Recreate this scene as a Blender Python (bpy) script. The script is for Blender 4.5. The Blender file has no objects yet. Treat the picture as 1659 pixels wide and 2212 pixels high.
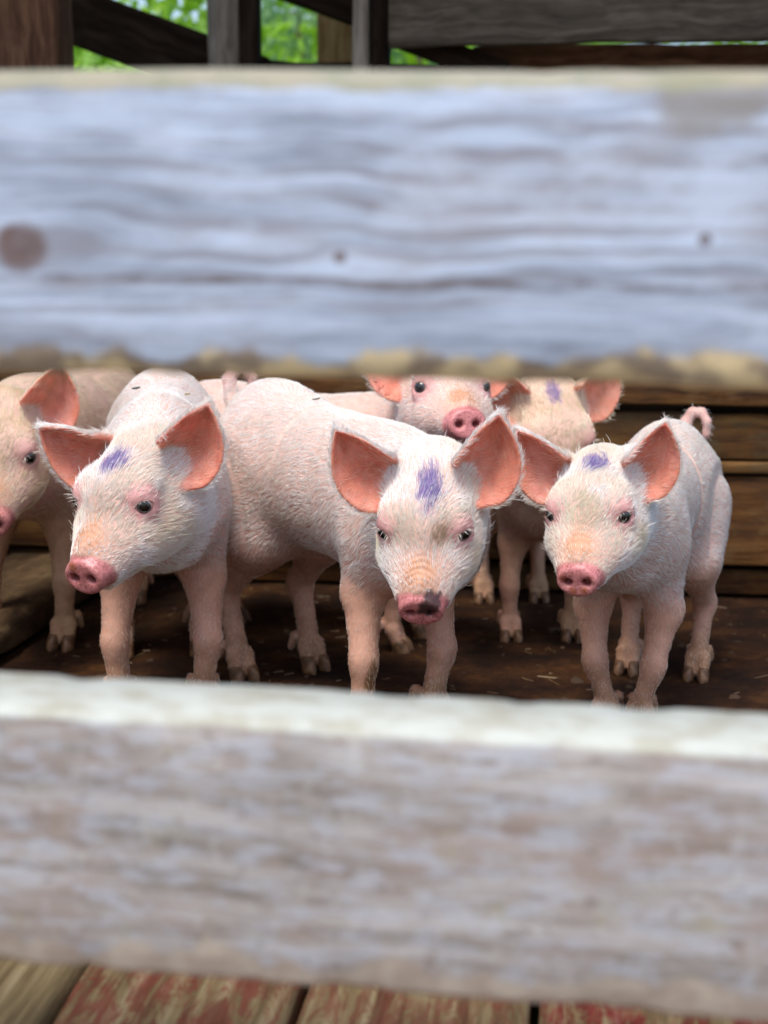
import bpy, bmesh, math, random
import numpy as np
from mathutils import Vector, Matrix, Euler
from mathutils.bvhtree import BVHTree

scene = bpy.context.scene
COL = scene.collection
R = math.radians
random.seed(7)

# ------------------------------------------------------------------ camera, sky, sun, exposure
CAM_H = 0.577
cam_d = bpy.data.cameras.new("camera")
cam = bpy.data.objects.new("camera", cam_d)
COL.objects.link(cam)
scene.camera = cam
cam_d.sensor_fit = 'VERTICAL'
cam_d.sensor_height = 36.0
cam_d.lens = 36.0 * 3340 / 2212
cam_d.clip_start = 0.02
cam_d.clip_end = 400
cam.matrix_world = (Matrix.Translation((0, 0, CAM_H)) @ Matrix.Rotation(R(90 - 9.0), 4, 'X')
                    @ Matrix.Rotation(R(0.35), 4, 'Z'))
cam_d.dof.use_dof = True
cam_d.dof.focus_distance = 1.76
cam_d.dof.aperture_fstop = 5.0
cam_d.dof.aperture_blades = 0

world = bpy.data.worlds.new("World")
scene.world = world
world.use_nodes = True
wn = world.node_tree
sky = wn.nodes.new('ShaderNodeTexSky')
sky.sky_type = 'NISHITA'
sky.sun_disc = False
SUN_EL, SUN_AZ = 64.0, -155.0          # azimuth measured from +Y towards +X
sky.sun_elevation = R(SUN_EL)
sky.sun_rotation = R(SUN_AZ)
sky.air_density = 1.0
sky.dust_density = 3.0
bg = wn.nodes['Background']
wn.links.new(sky.outputs[0], bg.inputs[0])
bg.inputs[1].default_value = 0.15

sun_d = bpy.data.lights.new("sun", 'SUN')
sun_d.energy = 1.5
sun_d.angle = R(18)
sun_d.color = (1.0, 0.95, 0.88)
sun = bpy.data.objects.new("sun", sun_d)
COL.objects.link(sun)
d = Vector((math.sin(R(SUN_AZ)) * math.cos(R(SUN_EL)), math.cos(R(SUN_AZ)) * math.cos(R(SUN_EL)), math.sin(R(SUN_EL))))
sun.rotation_euler = d.to_track_quat('Z', 'Y').to_euler()
sun.location = d * 10

scene.view_settings.view_transform = 'Standard'
scene.view_settings.look = 'None'
scene.view_settings.exposure = 0.68
scene.view_settings.gamma = 1
scene.render.engine = 'CYCLES'
scene.cycles.use_denoising = True
scene.cycles.max_bounces = 6
scene.cycles.sample_clamp_indirect = 6

# ------------------------------------------------------------------ small helpers
def link(name, data, parent=None, loc=None):
    o = bpy.data.objects.new(name, data)
    COL.objects.link(o)
    if parent is not None:
        o.parent = parent
    if loc is not None:
        o.location = loc
    return o

def tag(o, label=None, cat=None, group=None, kind=None):
    if label: o["label"] = label
    if cat: o["category"] = cat
    if group: o["group"] = group
    if kind: o["kind"] = kind
    return o

def hash3(ix, iy, iz, seed):
    n = (ix.astype(np.int64) * 374761393 + iy.astype(np.int64) * 668265263 + iz.astype(np.int64) * 2147483647 + seed * 1274126177) & 0xFFFFFFFF
    n = ((n ^ (n >> 13)) * 1274126177) & 0xFFFFFFFF
    n = ((n ^ (n >> 15)) * 2246822519) & 0xFFFFFFFF
    return ((n ^ (n >> 16)) & 0xFFFFFF) / float(0xFFFFFF)

def vnoise(P, scale, seed=0):
    """value noise 0..1 at points P (n,3)"""
    Q = P * scale + 1000.0
    I = np.floor(Q).astype(np.int64)
    f = Q - I
    f = f * f * (3 - 2 * f)
    out = 0
    for dx in (0, 1):
        for dy in (0, 1):
            for dz in (0, 1):
                w = (f[:, 0] if dx else 1 - f[:, 0]) * (f[:, 1] if dy else 1 - f[:, 1]) * (f[:, 2] if dz else 1 - f[:, 2])
                out = out + w * hash3(I[:, 0] + dx, I[:, 1] + dy, I[:, 2] + dz, seed)
    return out

def fbm(P, scale, seed=0, octs=3):
    o, a, t = 0, 1.0, 0
    for i in range(octs):
        o = o + a * vnoise(P, scale * 2 ** i, seed + i * 17)
        t += a
        a *= .5
    return o / t

def sstep(a, b, x):
    t = np.clip((x - a) / (b - a), 0, 1)
    return t * t * (3 - 2 * t)
# ------------------------------------------------------------------ materials
def new_mat(name):
    m = bpy.data.materials.new(name)
    m.use_nodes = True
    nt = m.node_tree
    return m, nt, nt.nodes['Principled BSDF']

def N(nt, t, **kw):
    n = nt.nodes.new(t)
    for k, v in kw.items():
        setattr(n, k, v)
    return n

def ramp(nt, stops):
    r = nt.nodes.new('ShaderNodeValToRGB')
    cr = r.color_ramp
    while len(cr.elements) > 1:
        cr.elements.remove(cr.elements[-1])
    cr.elements[0].position = stops[0][0]
    cr.elements[0].color = stops[0][1]
    for p, c in stops[1:]:
        e = cr.elements.new(p)
        e.color = c
    return r

def c3(r, g, b): return (r, g, b, 1)

def mat_skin():
    m, nt, b = new_mat("pig_skin")
    at = N(nt, 'ShaderNodeAttribute', attribute_name='skin')
    wet = N(nt, 'ShaderNodeAttribute', attribute_name='wet')
    rest = N(nt, 'ShaderNodeAttribute', attribute_name='head_pos')
    tc = N(nt, 'ShaderNodeTexCoord')
    n1 = N(nt, 'ShaderNodeTexNoise'); n1.inputs['Scale'].default_value = 70; n1.inputs['Detail'].default_value = 5
    nt.links.new(tc.outputs['Object'], n1.inputs['Vector'])
    rp = ramp(nt, [(.3, c3(.86, .82, .8)), (.7, c3(1.08, 1.06, 1.06))])
    nt.links.new(n1.outputs[0], rp.inputs[0])
    mx = N(nt, 'ShaderNodeMix', data_type='RGBA', blend_type='MULTIPLY'); mx.inputs[0].default_value = 1
    nt.links.new(at.outputs['Color'], mx.inputs[6]); nt.links.new(rp.outputs[0], mx.inputs[7])
    pn = N(nt, 'ShaderNodeTexNoise'); pn.inputs['Scale'].default_value = 330; pn.inputs['Detail'].default_value = 4; pn.inputs['Roughness'].default_value = .7
    nt.links.new(tc.outputs['Object'], pn.inputs['Vector'])
    pr = ramp(nt, [(.36, c3(.55, .45, .42)), (.5, c3(1, 1, 1)), (.68, c3(1.12, 1.18, 1.18))]); nt.links.new(pn.outputs[0], pr.inputs[0])
    mp = N(nt, 'ShaderNodeMix', data_type='RGBA', blend_type='MULTIPLY'); nt.links.new(wet.outputs['Fac'], mp.inputs[0])
    nt.links.new(mx.outputs[2], mp.inputs[6]); nt.links.new(pr.outputs[0], mp.inputs[7])
    nt.links.new(mp.outputs[2], b.inputs['Base Color'])
    ea = N(nt, 'ShaderNodeAttribute', attribute_name='ear'); nt.links.new(ea.outputs['Fac'], b.inputs['Subsurface Weight'])
    b.inputs['Subsurface Radius'].default_value = (1.0, .35, .22)
    b.inputs['Subsurface Scale'].default_value = .010
    mr = N(nt, 'ShaderNodeMapRange'); mr.inputs[3].default_value = .62; mr.inputs[4].default_value = .40
    nt.links.new(wet.outputs['Fac'], mr.inputs[0]); nt.links.new(mr.outputs[0], b.inputs['Roughness'])
    # fine skin relief + pores
    n2 = N(nt, 'ShaderNodeTexNoise'); n2.inputs['Scale'].default_value = 520; n2.inputs['Detail'].default_value = 3
    nt.links.new(tc.outputs['Object'], n2.inputs['Vector'])
    n3 = N(nt, 'ShaderNodeTexVoronoi', feature='DISTANCE_TO_EDGE'); n3.inputs['Scale'].default_value = 260
    nt.links.new(tc.outputs['Object'], n3.inputs['Vector'])
    ad = N(nt, 'ShaderNodeMath', operation='MULTIPLY_ADD'); ad.inputs[1].default_value = .6
    nt.links.new(n3.outputs[0], ad.inputs[0]); nt.links.new(n2.outputs[0], ad.inputs[2])
    bp = N(nt, 'ShaderNodeBump'); bp.inputs['Strength'].default_value = .35; bp.inputs['Distance'].default_value = .0012
    # creases across the bridge of the snout
    wr = N(nt, 'ShaderNodeAttribute', attribute_name='wrinkle')
    sp = N(nt, 'ShaderNodeSeparateXYZ'); nt.links.new(rest.outputs['Vector'], sp.inputs[0])
    x2 = N(nt, 'ShaderNodeMath', operation='MULTIPLY'); nt.links.new(sp.outputs[0], x2.inputs[0]); nt.links.new(sp.outputs[0], x2.inputs[1])
    ph = N(nt, 'ShaderNodeMath', operation='MULTIPLY_ADD'); ph.inputs[1].default_value = 14.0; nt.links.new(x2.outputs[0], ph.inputs[0]); nt.links.new(sp.outputs[1], ph.inputs[2])
    nw = N(nt, 'ShaderNodeMath', operation='MULTIPLY_ADD'); nw.inputs[1].default_value = .006; nt.links.new(n1.outputs[0], nw.inputs[0]); nt.links.new(ph.outputs[0], nw.inputs[2])
    sc = N(nt, 'ShaderNodeMath', operation='MULTIPLY'); sc.inputs[1].default_value = 900; nt.links.new(nw.outputs[0], sc.inputs[0])
    sn = N(nt, 'ShaderNodeMath', operation='SINE'); nt.links.new(sc.outputs[0], sn.inputs[0])
    sm = N(nt, 'ShaderNodeMath', operation='MULTIPLY'); nt.links.new(sn.outputs[0], sm.inputs[0]); nt.links.new(wr.outputs['Fac'], sm.inputs[1])
    tot = N(nt, 'ShaderNodeMath', operation='ADD'); nt.links.new(sm.outputs[0], tot.inputs[0]); nt.links.new(ad.outputs[0], tot.inputs[1])
    nt.links.new(tot.outputs[0], bp.inputs['Height'])
    nt.links.new(bp.outputs[0], b.inputs['Normal'])
    return m

def mat_hair():
    m, nt, b = new_mat("pig_bristle")
    at = N(nt, 'ShaderNodeAttribute', attribute_name='tint')
    nt.links.new(at.outputs['Color'], b.inputs['Base Color'])
    b.inputs['Roughness'].default_value = .38
    b.inputs['Specular IOR Level'].default_value = .55
    return m

def mat_eye():
    m, nt, b = new_mat("pig_eye")
    tc = N(nt, 'ShaderNodeTexCoord')
    sx = N(nt, 'ShaderNodeSeparateXYZ')
    nt.links.new(tc.outputs['Object'], sx.inputs[0])
    rp = ramp(nt, [(0.0, c3(.50, .40, .37)), (.70, c3(.44, .31, .28)), (.745, c3(.035, .033, .032)), (.84, c3(.065, .068, .07)), (.885, c3(.004, .004, .006)), (1, c3(.003, .003, .004))])
    nt.links.new(sx.outputs['Z'], rp.inputs[0])
    nt.links.new(rp.outputs[0], b.inputs['Base Color'])
    b.inputs['Roughness'].default_value = .06
    b.inputs['Coat Weight'].default_value = .6
    b.inputs['Coat Roughness'].default_value = .02
    return m

def mat_hoof():
    m, nt, b = new_mat("hoof_horn")
    tc = N(nt, 'ShaderNodeTexCoord')
    n1 = N(nt, 'ShaderNodeTexNoise'); n1.inputs['Scale'].default_value = 90; n1.inputs['Detail'].default_value = 5
    nt.links.new(tc.outputs['Object'], n1.inputs['Vector'])
    rp = ramp(nt, [(.3, c3(.05, .025, .012)), (.5, c3(.15, .075, .035)), (.72, c3(.28, .16, .09))])
    nt.links.new(n1.outputs[0], rp.inputs[0]); nt.links.new(rp.outputs[0], b.inputs['Base Color'])
    b.inputs['Roughness'].default_value = .5
    return m

SKIN, HAIR, EYE, HOOF = mat_skin(), mat_hair(), mat_eye(), mat_hoof()

# ------------------------------------------------------------------ piglet: one smooth blended body surface
class Field:
    def __init__(s, lo, hi, h):
        s.h = h
        s.lo = np.array(lo, float)
        s.n = np.ceil((np.array(hi) - s.lo) / h).astype(int) + 1
        s.F = np.full(s.n, .5, np.float32)
        s.ax = [(s.lo[i] + h * np.arange(s.n[i])).astype(np.float32) for i in range(3)]
    def box(s, lo, hi, pad):
        a = np.clip(np.floor((np.array(lo) - pad - s.lo) / s.h).astype(int), 0, s.n - 1)
        b = np.clip(np.ceil((np.array(hi) + pad - s.lo) / s.h).astype(int) + 1, 1, s.n)
        return a, b
    def pts(s, a, b):
        return (s.ax[0][a[0]:b[0]][:, None, None], s.ax[1][a[1]:b[1]][None, :, None], s.ax[2][a[2]:b[2]][None, None, :])
    def view(s, a, b):
        return s.F[a[0]:b[0], a[1]:b[1], a[2]:b[2]]
    def union(s, a, b, dist, k):
        v = s.view(a, b)
        if k > 0:
            hh = np.maximum(k - np.abs(v - dist), 0) / k
            np.copyto(v, np.minimum(v, dist) - hh * hh * k * .25)
        else:
            np.copyto(v, np.minimum(v, dist))
    def cut(s, a, b, dist, k):
        v = s.view(a, b)
        hh = np.maximum(k - np.abs(v + dist), 0) / k
        np.copyto(v, np.maximum(v, -dist) + hh * hh * k * .25)
    # primitives in pig space
    def cone(s, p, q, r1, r2, k, sx=1.0):
        p, q = np.array(p, float), np.array(q, float)
        rm = max(r1, r2) * max(sx, 1)
        a, b = s.box(np.minimum(p, q) - rm, np.maximum(p, q) + rm, k + .006)
        X, Y, Z = s.pts(a, b)
        d = q - p
        t = np.clip(((X - p[0]) * d[0] + (Y - p[1]) * d[1] + (Z - p[2]) * d[2]) / max(d @ d, 1e-9), 0, 1)
        dist = np.sqrt(((X - p[0] - t * d[0]) / sx) ** 2 + (Y - p[1] - t * d[1]) ** 2 + (Z - p[2] - t * d[2]) ** 2) - (r1 + (r2 - r1) * t)
        s.union(a, b, dist.astype(np.float32), k)
    def ell(s, c, r, M, k, cut=False):
        """ellipsoid with centre c, radii r, rotation M (3x3 pig<-local)"""
        c = np.array(c, float); r = np.array(r, float)
        ext = np.sqrt(((M * r[None, :]) ** 2).sum(1))
        a, b = s.box(c - ext, c + ext, k + .006)
        X, Y, Z = s.pts(a, b)
        X = X - c[0]; Y = Y - c[1]; Z = Z - c[2]
        l = [M[0, i] * X + M[1, i] * Y + M[2, i] * Z for i in range(3)]
        k0 = np.sqrt(sum((l[i] / r[i]) ** 2 for i in range(3)))
        k1 = np.sqrt(sum((l[i] / r[i] ** 2) ** 2 for i in range(3))) + 1e-9
        dist = (k0 * (k0 - 1) / k1).astype(np.float32)
        (s.cut if cut else s.union)(a, b, dist, k)
    def disc(s, c, r, half, rnd, M, k):
        """elliptic puck, axis = local Y, radii r=(rx,rz)"""
        ext = max(r) + half + rnd
        a, b = s.box(np.array(c) - ext, np.array(c) + ext, k + .004)
        X, Y, Z = s.pts(a, b)
        X = X - c[0]; Y = Y - c[1]; Z = Z - c[2]
        l = [M[0, i] * X + M[1, i] * Y + M[2, i] * Z for i in range(3)]
        q = np.sqrt((l[0] / r[0]) ** 2 + (l[2] / r[1]) ** 2) + 1e-6
        g = np.sqrt((l[0] / r[0] ** 2) ** 2 + (l[2] / r[1] ** 2) ** 2) + 1e-6
        dr = q * (q - 1) / g + rnd
        dy = np.abs(l[1]) - half + rnd
        dist = np.minimum(np.maximum(dr, dy), 0) + np.sqrt(np.maximum(dr, 0) ** 2 + np.maximum(dy, 0) ** 2) - rnd
        s.union(a, b, dist.astype(np.float32), k)
    def mesh(s):
        """naive surface nets"""
        F = s.F
        S = (F < 0)
        n = s.n
        cnt = np.zeros(n - 1, np.int8)
        for dx in (0, 1):
            for dy in (0, 1):
                for dz in (0, 1):
                    cnt += S[dx:n[0] - 1 + dx, dy:n[1] - 1 + dy, dz:n[2] - 1 + dz]
        act = (cnt > 0) & (cnt < 8)
        I = np.argwhere(act)
        idx = np.full(n - 1, -1, np.int32)
        idx[act] = np.arange(len(I), dtype=np.int32)
        cor = {}
        for dx in (0, 1):
            for dy in (0, 1):
                for dz in (0, 1):
                    cor[dx, dy, dz] = F[I[:, 0] + dx, I[:, 1] + dy, I[:, 2] + dz]
        acc = np.zeros((len(I), 3)); num = np.zeros(len(I))
        for ax in range(3):
            for u in (0, 1):
                for v in (0, 1):
                    c0 = [u, v]; c0.insert(ax, 0); c1 = [u, v]; c1.insert(ax, 1)
                    f0, f1 = cor[tuple(c0)], cor[tuple(c1)]
                    m = (f0 < 0) != (f1 < 0)
                    t = np.where(m, f0 / np.where(m, f0 - f1, 1), 0)
                    pt = np.tile(np.array(c0, float), (len(I), 1)); pt[:, ax] = t
                    acc += pt * m[:, None]; num += m
        V = s.lo + (I + acc / num[:, None]) * s.h
        quads = []
        for ax in range(3):
            o1, o2 = [(1, 2), (2, 0), (0, 1)][ax]
            sl0 = [slice(None)] * 3; sl1 = [slice(None)] * 3
            sl0[ax] = slice(0, -1); sl1[ax] = slice(1, None)
            ch = S[tuple(sl0)] != S[tuple(sl1)]
            E = np.argwhere(ch)
            E = E[(E[:, o1] > 0) & (E[:, o2] > 0) & (E[:, o1] < n[o1] - 1) & (E[:, o2] < n[o2] - 1)]
            ins = S[E[:, 0], E[:, 1], E[:, 2]]
            def cell(a1, a2):
                C = E.copy(); C[:, o1] -= a1; C[:, o2] -= a2
                return idx[C[:, 0], C[:, 1], C[:, 2]]
            q = np.stack([cell(1, 1), cell(0, 1), cell(0, 0), cell(1, 0)], 1)
            q[~ins] = q[~ins][:, ::-1]
            quads.append(q)
        Q = np.concatenate(quads)
        return V, Q[(Q >= 0).all(1)]

def relax(V, Q, it, lam=.5):
    E = np.concatenate([Q[:, [0, 1]], Q[:, [1, 2]], Q[:, [2, 3]], Q[:, [3, 0]]])
    for i in range(it):
        A = np.zeros_like(V); c = np.zeros(len(V))
        for k in range(3):
            A[:, k] = np.bincount(E[:, 0], V[E[:, 1], k], len(V)) + np.bincount(E[:, 1], V[E[:, 0], k], len(V))
        c = np.bincount(E[:, 0], minlength=len(V)) + np.bincount(E[:, 1], minlength=len(V))
        V = V + (lam if i % 2 == 0 else -lam * .92) * (A / c[:, None] - V)
    return V

def rotm(yaw, pitch, roll):
    """head rotation: yaw about Z (positive turns to image left for a pig facing the camera), pitch positive = nose down, roll"""
    return np.array((Matrix.Rotation(R(yaw), 3, 'Z') @ Matrix.Rotation(R(pitch), 3, 'X') @ Matrix.Rotation(R(roll), 3, 'Y')))

# ear outline in the ear plane (x outwards, z up), metres, base at the origin
EDGE_A = np.array([(-.015, .030), (-.006, .039), (.003, .047), (.014, .056), (.027, .064), (.041, .070)])
EDGE_B = np.array([(.010, -.029), (.035, -.027), (.053, -.006), (.058, .021), (.051, .050), (.042, .0695)])

def spline(P, t):
    n = len(P) - 1
    x = t * n
    i = np.clip(np.floor(x).astype(int), 0, n - 1)
    f = (x - i)[:, None]
    g = lambda j: P[np.clip(j, 0, n)]
    p0, p1, p2, p3 = g(i - 1), g(i), g(i + 1), g(i + 2)
    return .5 * (2 * p1 + (p2 - p0) * f + (2 * p0 - 5 * p1 + 4 * p2 - p3) * f ** 2 + (3 * p1 - p0 - 3 * p2 + p3) * f ** 3)

def ear_surface(side, rot, scale, cup=1.0, fold=1.0):
    """grid of the ear's middle sheet in head space; side +1/-1"""
    ns, nv = 26, 18
    S = np.linspace(0, 1, ns); Vv = np.linspace(0, 1, nv)
    A, B = spline(EDGE_A, S), spline(EDGE_B, S)
    out = np.zeros((ns, nv, 3))
    for j, v in enumerate(Vv):
        p = A * (1 - v) + B * v
        dep = .031 * cup * (1 - .82 * S) * np.sin(math.pi * v ** .8) ** 1.0
        curl = .022 * fold * (1 - v) ** 3 * (1 - S) ** .6 + .010 * v ** 4 * (1 - S) ** .5
        ripple = .0022 * np.sin(v * 19 + S * 4) * np.sqrt(S) * (1 - S * .5)
        out[:, j, 0] = p[:, 0]
        out[:, j, 2] = p[:, 1]
        out[:, j, 1] = dep - curl + ripple
    M = np.array(Euler((R(rot[0]), R(rot[1]), R(rot[2])), 'XYZ').to_matrix())
    out = out.reshape(-1, 3) @ M.T * scale
    out[:, 0] *= side
    base = np.array((.048 * side, .030, .026))
    P = out + base
    faces = []
    for i in range(ns - 1):
        for j in range(nv - 1):
            q = (i * nv + j, i * nv + j + 1, (i + 1) * nv + j + 1, (i + 1) * nv + j)
            faces.append(q if side > 0 else q[::-1])
    return P, faces

WHITE = np.array((.80, .73, .68))
def make_piglet(name, loc, yaw, S, spec):
    """spec: head (pos, yaw, pitch, roll, scale), ears, feet, tail, marks. Pig faces -Y in its own space; S scales the body"""
    h = spec.get('h', .0024)
    hp = np.array(spec['head'][0], float); HM = rotm(*spec['head'][1]); hs = spec['head'][2]
    W = lambda p: hp + HM @ (np.array(p, float) * hs)         # head space -> pig space
    fl = Field((-.21 * S - .06, -.44 * S - .10, -.006), (.21 * S + .06, .36 * S, .62 * S), h)
    I3 = np.eye(3)
    st = spec.get('fat', 1.0)
    v = lambda *p: np.array(p) * S
    dr = spec.get('drop', 0.0); bl = spec.get('belly', .0)
    # torso
    fl.ell(v(0, .165, .295 - dr * .12), v(.070 * st, .112, .112), I3, 0)
    fl.ell(v(0, .02, .294 - dr * .5 + bl * .5), v(.073 * st, .20, .098 - bl * .5), I3, .06)
    fl.ell(v(0, -.135, .294 - dr + bl * .5), v(.060 * st, .108, .098 - bl * .5), I3, .06)
    fl.ell(v(0, -.20, .272 - dr + bl), v(.052, .052, .060), I3, .05)
    # legs
    feet = spec['feet']       # lf, rf, lh, rh : x, y offsets of the foot (pig space / S), lift
    joints = []
    for i, (fx, fy) in enumerate(feet):
        sg = 1 if i % 2 == 0 else -1
        if i < 2:
            sh, el = v(sg * .040, -.150, .255 - dr * .7), v(sg * .050, -.135 + (fy + .15) * .25, .175)
            kn = v(sg * .062 * .45 + fx * .55, -.150 + (fy + .15) * .62 - .004, .100)
            ft = v(fx, fy, .040)
            fl.cone(sh, el, .037 * S, .0240 * S, .040)
            fl.cone(el, kn, .0235 * S, .0150 * S, .014)
            fl.ell(kn, v(.0148, .0162, .026), I3, .008)
            fl.cone(kn, ft, .0140 * S, .0134 * S, .010)
            joints.append((kn, ft))
        else:
            hi, kn = v(sg * .036, .185, .275), v(sg * .050, .125 + (fy - .17) * .3, .195)
            hk = v(sg * .062 * .4 + fx * .6, fy + .030, .118)
            ft = v(fx, fy, .040)
            fl.ell(v(sg * .038, .165, .250), v(.038, .078, .088), I3, .045)
            fl.cone(hi, kn, .050 * S, .034 * S, .045)
            fl.cone(kn, hk, .030 * S, .0158 * S, .020)
            fl.ell(hk, v(.0150, .0182, .026), I3, .010)
            fl.cone(hk, ft, .0146 * S, .0134 * S, .010)
            joints.append((hk, ft))
        for tx in (-1, 1):
            fl.cone(ft + v(tx * .009, -.004, -.004), ft + v(tx * .0100, -.014, -.028), .0110 * S, .0084 * S, .006)
            fl.cone(ft + v(tx * .013, .016, .006), ft + v(tx * .016, .023, -.010), .0075 * S, .0050 * S, .005)
    # neck
    nb = W((0, .055, -.005))
    fl.cone(v(0, -.16, .305 - dr * 1.15), nb, .060 * S, .052 * hs, .045)
    fl.cone(v(0, -.20, .255 - dr * .8 + bl), W((0, .045, -.035)), .048 * S, .042 * hs, .045)
    # head
    E = lambda c, r, k, rot=None: fl.ell(W(c), np.array(r) * hs, HM if rot is None else HM @ rot, k)
    C = lambda p, q, r1, r2, k, sx=1.0: fl.cone(W(p), W(q), r1 * hs, r2 * hs, k)
    E((0, .028, .008), (.049, .060, .045), .02)
    E((0, -.010, .010), (.044, .050, .038), .02)
    for sg in (-1, 1):
        E((sg * .030, .012, -.034), (.034, .054, .045), .02)
        E((sg * .028, -.028, -.034), (.031, .046, .033), .018)
        E((sg * .034, -.018, .024), (.019, .024, .016), .012)       # brow
    C((0, -.02, -.006), (0, -.082, -.022), .041, .0285, .02)
    for sg in (-1, 1):
        C((sg * .021, -.045, -.024), (sg * .0125, -.095, -.035), .032, .0205, .014)
    C((0, -.078, -.026), (0, -.097, -.030), .0285, .0235, .012)
    C((0, .0, -.052), (0, -.088, -.054), .036, .0165, .010)
    tilt = np.array(Matrix.Rotation(R(spec.get('snout_tilt', -8)), 3, 'X'))
    dc = (0, -.1165, -.0325)
    DM = HM @ tilt
    fl.disc(W(dc), (.0272 * hs, .0220 * hs), .0090 * hs, .0055 * hs, DM, .005)
    fl.cone(W((0, -.106, -.0075)), W((0, -.100, -.004)), .008 * hs, .008 * hs, .006)   # skin fold over the disc
    # nostrils
    for sg in (-1, 1):
        c = W(np.array(dc) + tilt @ np.array((sg * .0118, -.0085, -.0005)))
        fl.ell(c, np.array((.0056, .013, .0048)) * hs, DM @ np.array(Matrix.Rotation(R(sg * 25), 3, 'Y')), .005, cut=True)
    # eyes
    eyes = []
    for sg in (-1, 1):
        ec = np.array((sg * .0425, -.034, .012))
        ax = np.array((sg * .60, -.78, .10)); ax /= np.linalg.norm(ax)
        up = np.array((0, -.25, 1)); rt = np.cross(up, ax); rt /= np.linalg.norm(rt); up = np.cross(ax, rt)
        EM = HM @ np.stack([rt, up, ax], 1)
        E(ec - ax * .004, (.0175, .0175, .0175), .010)
        fl.ell(W(ec + ax * .004 - up * .013), np.array((.011, .006, .007)) * hs, EM, .007)      # lower bag
        fl.ell(W(ec + ax * .002 + up * .0115), np.array((.0125, .0050, .0080)) * hs, EM, .005)   # upper lid
        tl = np.array(Matrix.Rotation(R(-sg * 18), 3, 'Z'))
        fl.ell(W(ec + ax * .011 - up * .001), np.array((.0094, .0065, .0120)) * hs, EM @ tl, .0022, cut=True)
        eyes.append((W(ec + ax * .0030), EM, .0116 * hs))
    # ears
    ear_sheets = []
    for sg, rot, sc, cup, fold in spec['ears']:
        P, faces = ear_surface(sg, rot, sc, cup, fold)
        P = hp + (P * hs) @ HM.T
        tree = BVHTree.FromPolygons([Vector(p) for p in P], faces)
        lo, hi = P.min(0), P.max(0)
        a, b = fl.box(lo, hi, .016)
        X, Y, Z = np.meshgrid(fl.ax[0][a[0]:b[0]], fl.ax[1][a[1]:b[1]], fl.ax[2][a[2]:b[2]], indexing='ij')
        pts = np.stack([X.ravel(), Y.ravel(), Z.ravel()], 1)
        bc = W((.048 * sg, .030, .026))
        dist = np.full(len(pts), .03, np.float32)
        fn = tree.find_nearest
        for i, p in enumerate(pts.tolist()):
            r = fn(p, .016)
            if r[3] is not None:
                dist[i] = r[3]
        rr = np.linalg.norm(pts - bc, axis=1)
        thick = (.0024 + .0036 * (1 - sstep(.012, .045, rr))) * hs
        fl.union(a, b, (dist - thick).reshape(X.shape).astype(np.float32), .009)
        ear_sheets.append((tree, lo, hi, bc))
    # tail
    if spec.get('tail') is not None:
        tp = [v(*p) for p in spec['tail']]
        for i in range(len(tp) - 1):
            r1, r2 = .0115 * (1 - .62 * i / len(tp)), .0115 * (1 - .62 * (i + 1) / len(tp))
            fl.cone(tp[i], tp[i + 1], r1 * S, r2 * S, .010 if i == 0 else .003)
    V, Q = fl.mesh()
    V = relax(V, Q, 4, .5)
    lump = (fbm(V, 22, 5, 3) - .5) * .0028 * sstep(.10, .16, np.linalg.norm((V - hp) / hs, axis=1)) * sstep(.12, .2, V[:, 2] / S)
    V = V * 1.0; V[:, 0] += lump * np.sign(V[:, 0]) * sstep(.02, .05, np.abs(V[:, 0])); V[:, 2] += lump * .5
    # ---------------- colour of skin at each vertex
    n = len(V)
    H = (V - hp) @ HM / hs
    L = V / S
    nz = fbm(V, 40, 3); nz2 = fbm(V, 130, 9); nz3 = fbm(V, 16, 21)
    col = np.tile(np.array((.72, .49, .41)), (n, 1)) * (.88 + .24 * nz3[:, None]) * np.array((1, 1, 1))
    def mix(c, m):
        col[:] = col * (1 - m[:, None]) + np.array(c) * m[:, None]
    headm = 1 - sstep(.118, .140, np.linalg.norm(H - np.array((0, -.035, -.01)), axis=1))
    legm = (1 - sstep(.17, .22, L[:, 2]))
    mix((.66, .36, .25), legm * .9)
    mix((.66, .39, .34), (1 - sstep(.19, .30, L[:, 2])) * (1 - legm) * (1 - headm) * .7)
    mix((.34, .19, .09), (1 - sstep(.03, .11, L[:, 2] + .07 * (nz - .5))) * .8 * (1 - headm) * sstep(.25, .6, nz3))
    # muzzle, snout, eye rims
    ydist = -H[:, 1]
    br = np.exp(-((H[:, 0] / .021) ** 2 + ((ydist - .092) / .020) ** 2)) * sstep(-.03, -.008, H[:, 2]) * headm
    mix((.62, .33, .20), np.clip(br * 1.5, 0, .95))
    dl = H - np.array(dc)
    q = dl @ tilt
    dm = (1 - sstep(.0125, .0150, np.abs(q[:, 1]))) * (1 - sstep(1.06, 1.22, np.hypot(q[:, 0] / .0275, q[:, 2] / .0222))) * headm
    mix((.62, .235, .235), dm)
    mix((.72, .32, .32), dm * sstep(.45, .7, nz) * .6)
    for sg in (-1, 1):
        rad = np.hypot(q[:, 0] - sg * .0118, (q[:, 2]) * 1.15)
        mix((.22, .05, .05), (1 - sstep(.004, .0085, rad)) * dm * .85)
    for (cx, cz, rr_, c, s) in spec.get('snout_dirt', ()):
        q = dl @ tilt
        dd = np.hypot(q[:, 0] - cx, q[:, 2] - cz) / rr_ + (nz2 - .5) * 1.0
        mix(c, (1 - sstep(.7, 1.0, dd)) * sstep(.080, .098, ydist) * headm * s)
    for p, EM, er in eyes:
        dd = np.linalg.norm(V - p, axis=1) / hs
        mix((.66, .34, .34), (1 - sstep(.016, .031, dd + .010 * (nz - .5))) * .85)
        mix((.42, .14, .14), (1 - sstep(.0105, .0145, dd)) * .7)
    # ears
    earm = np.zeros(n); inner = np.zeros(n); ebase = np.zeros(n)
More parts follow.
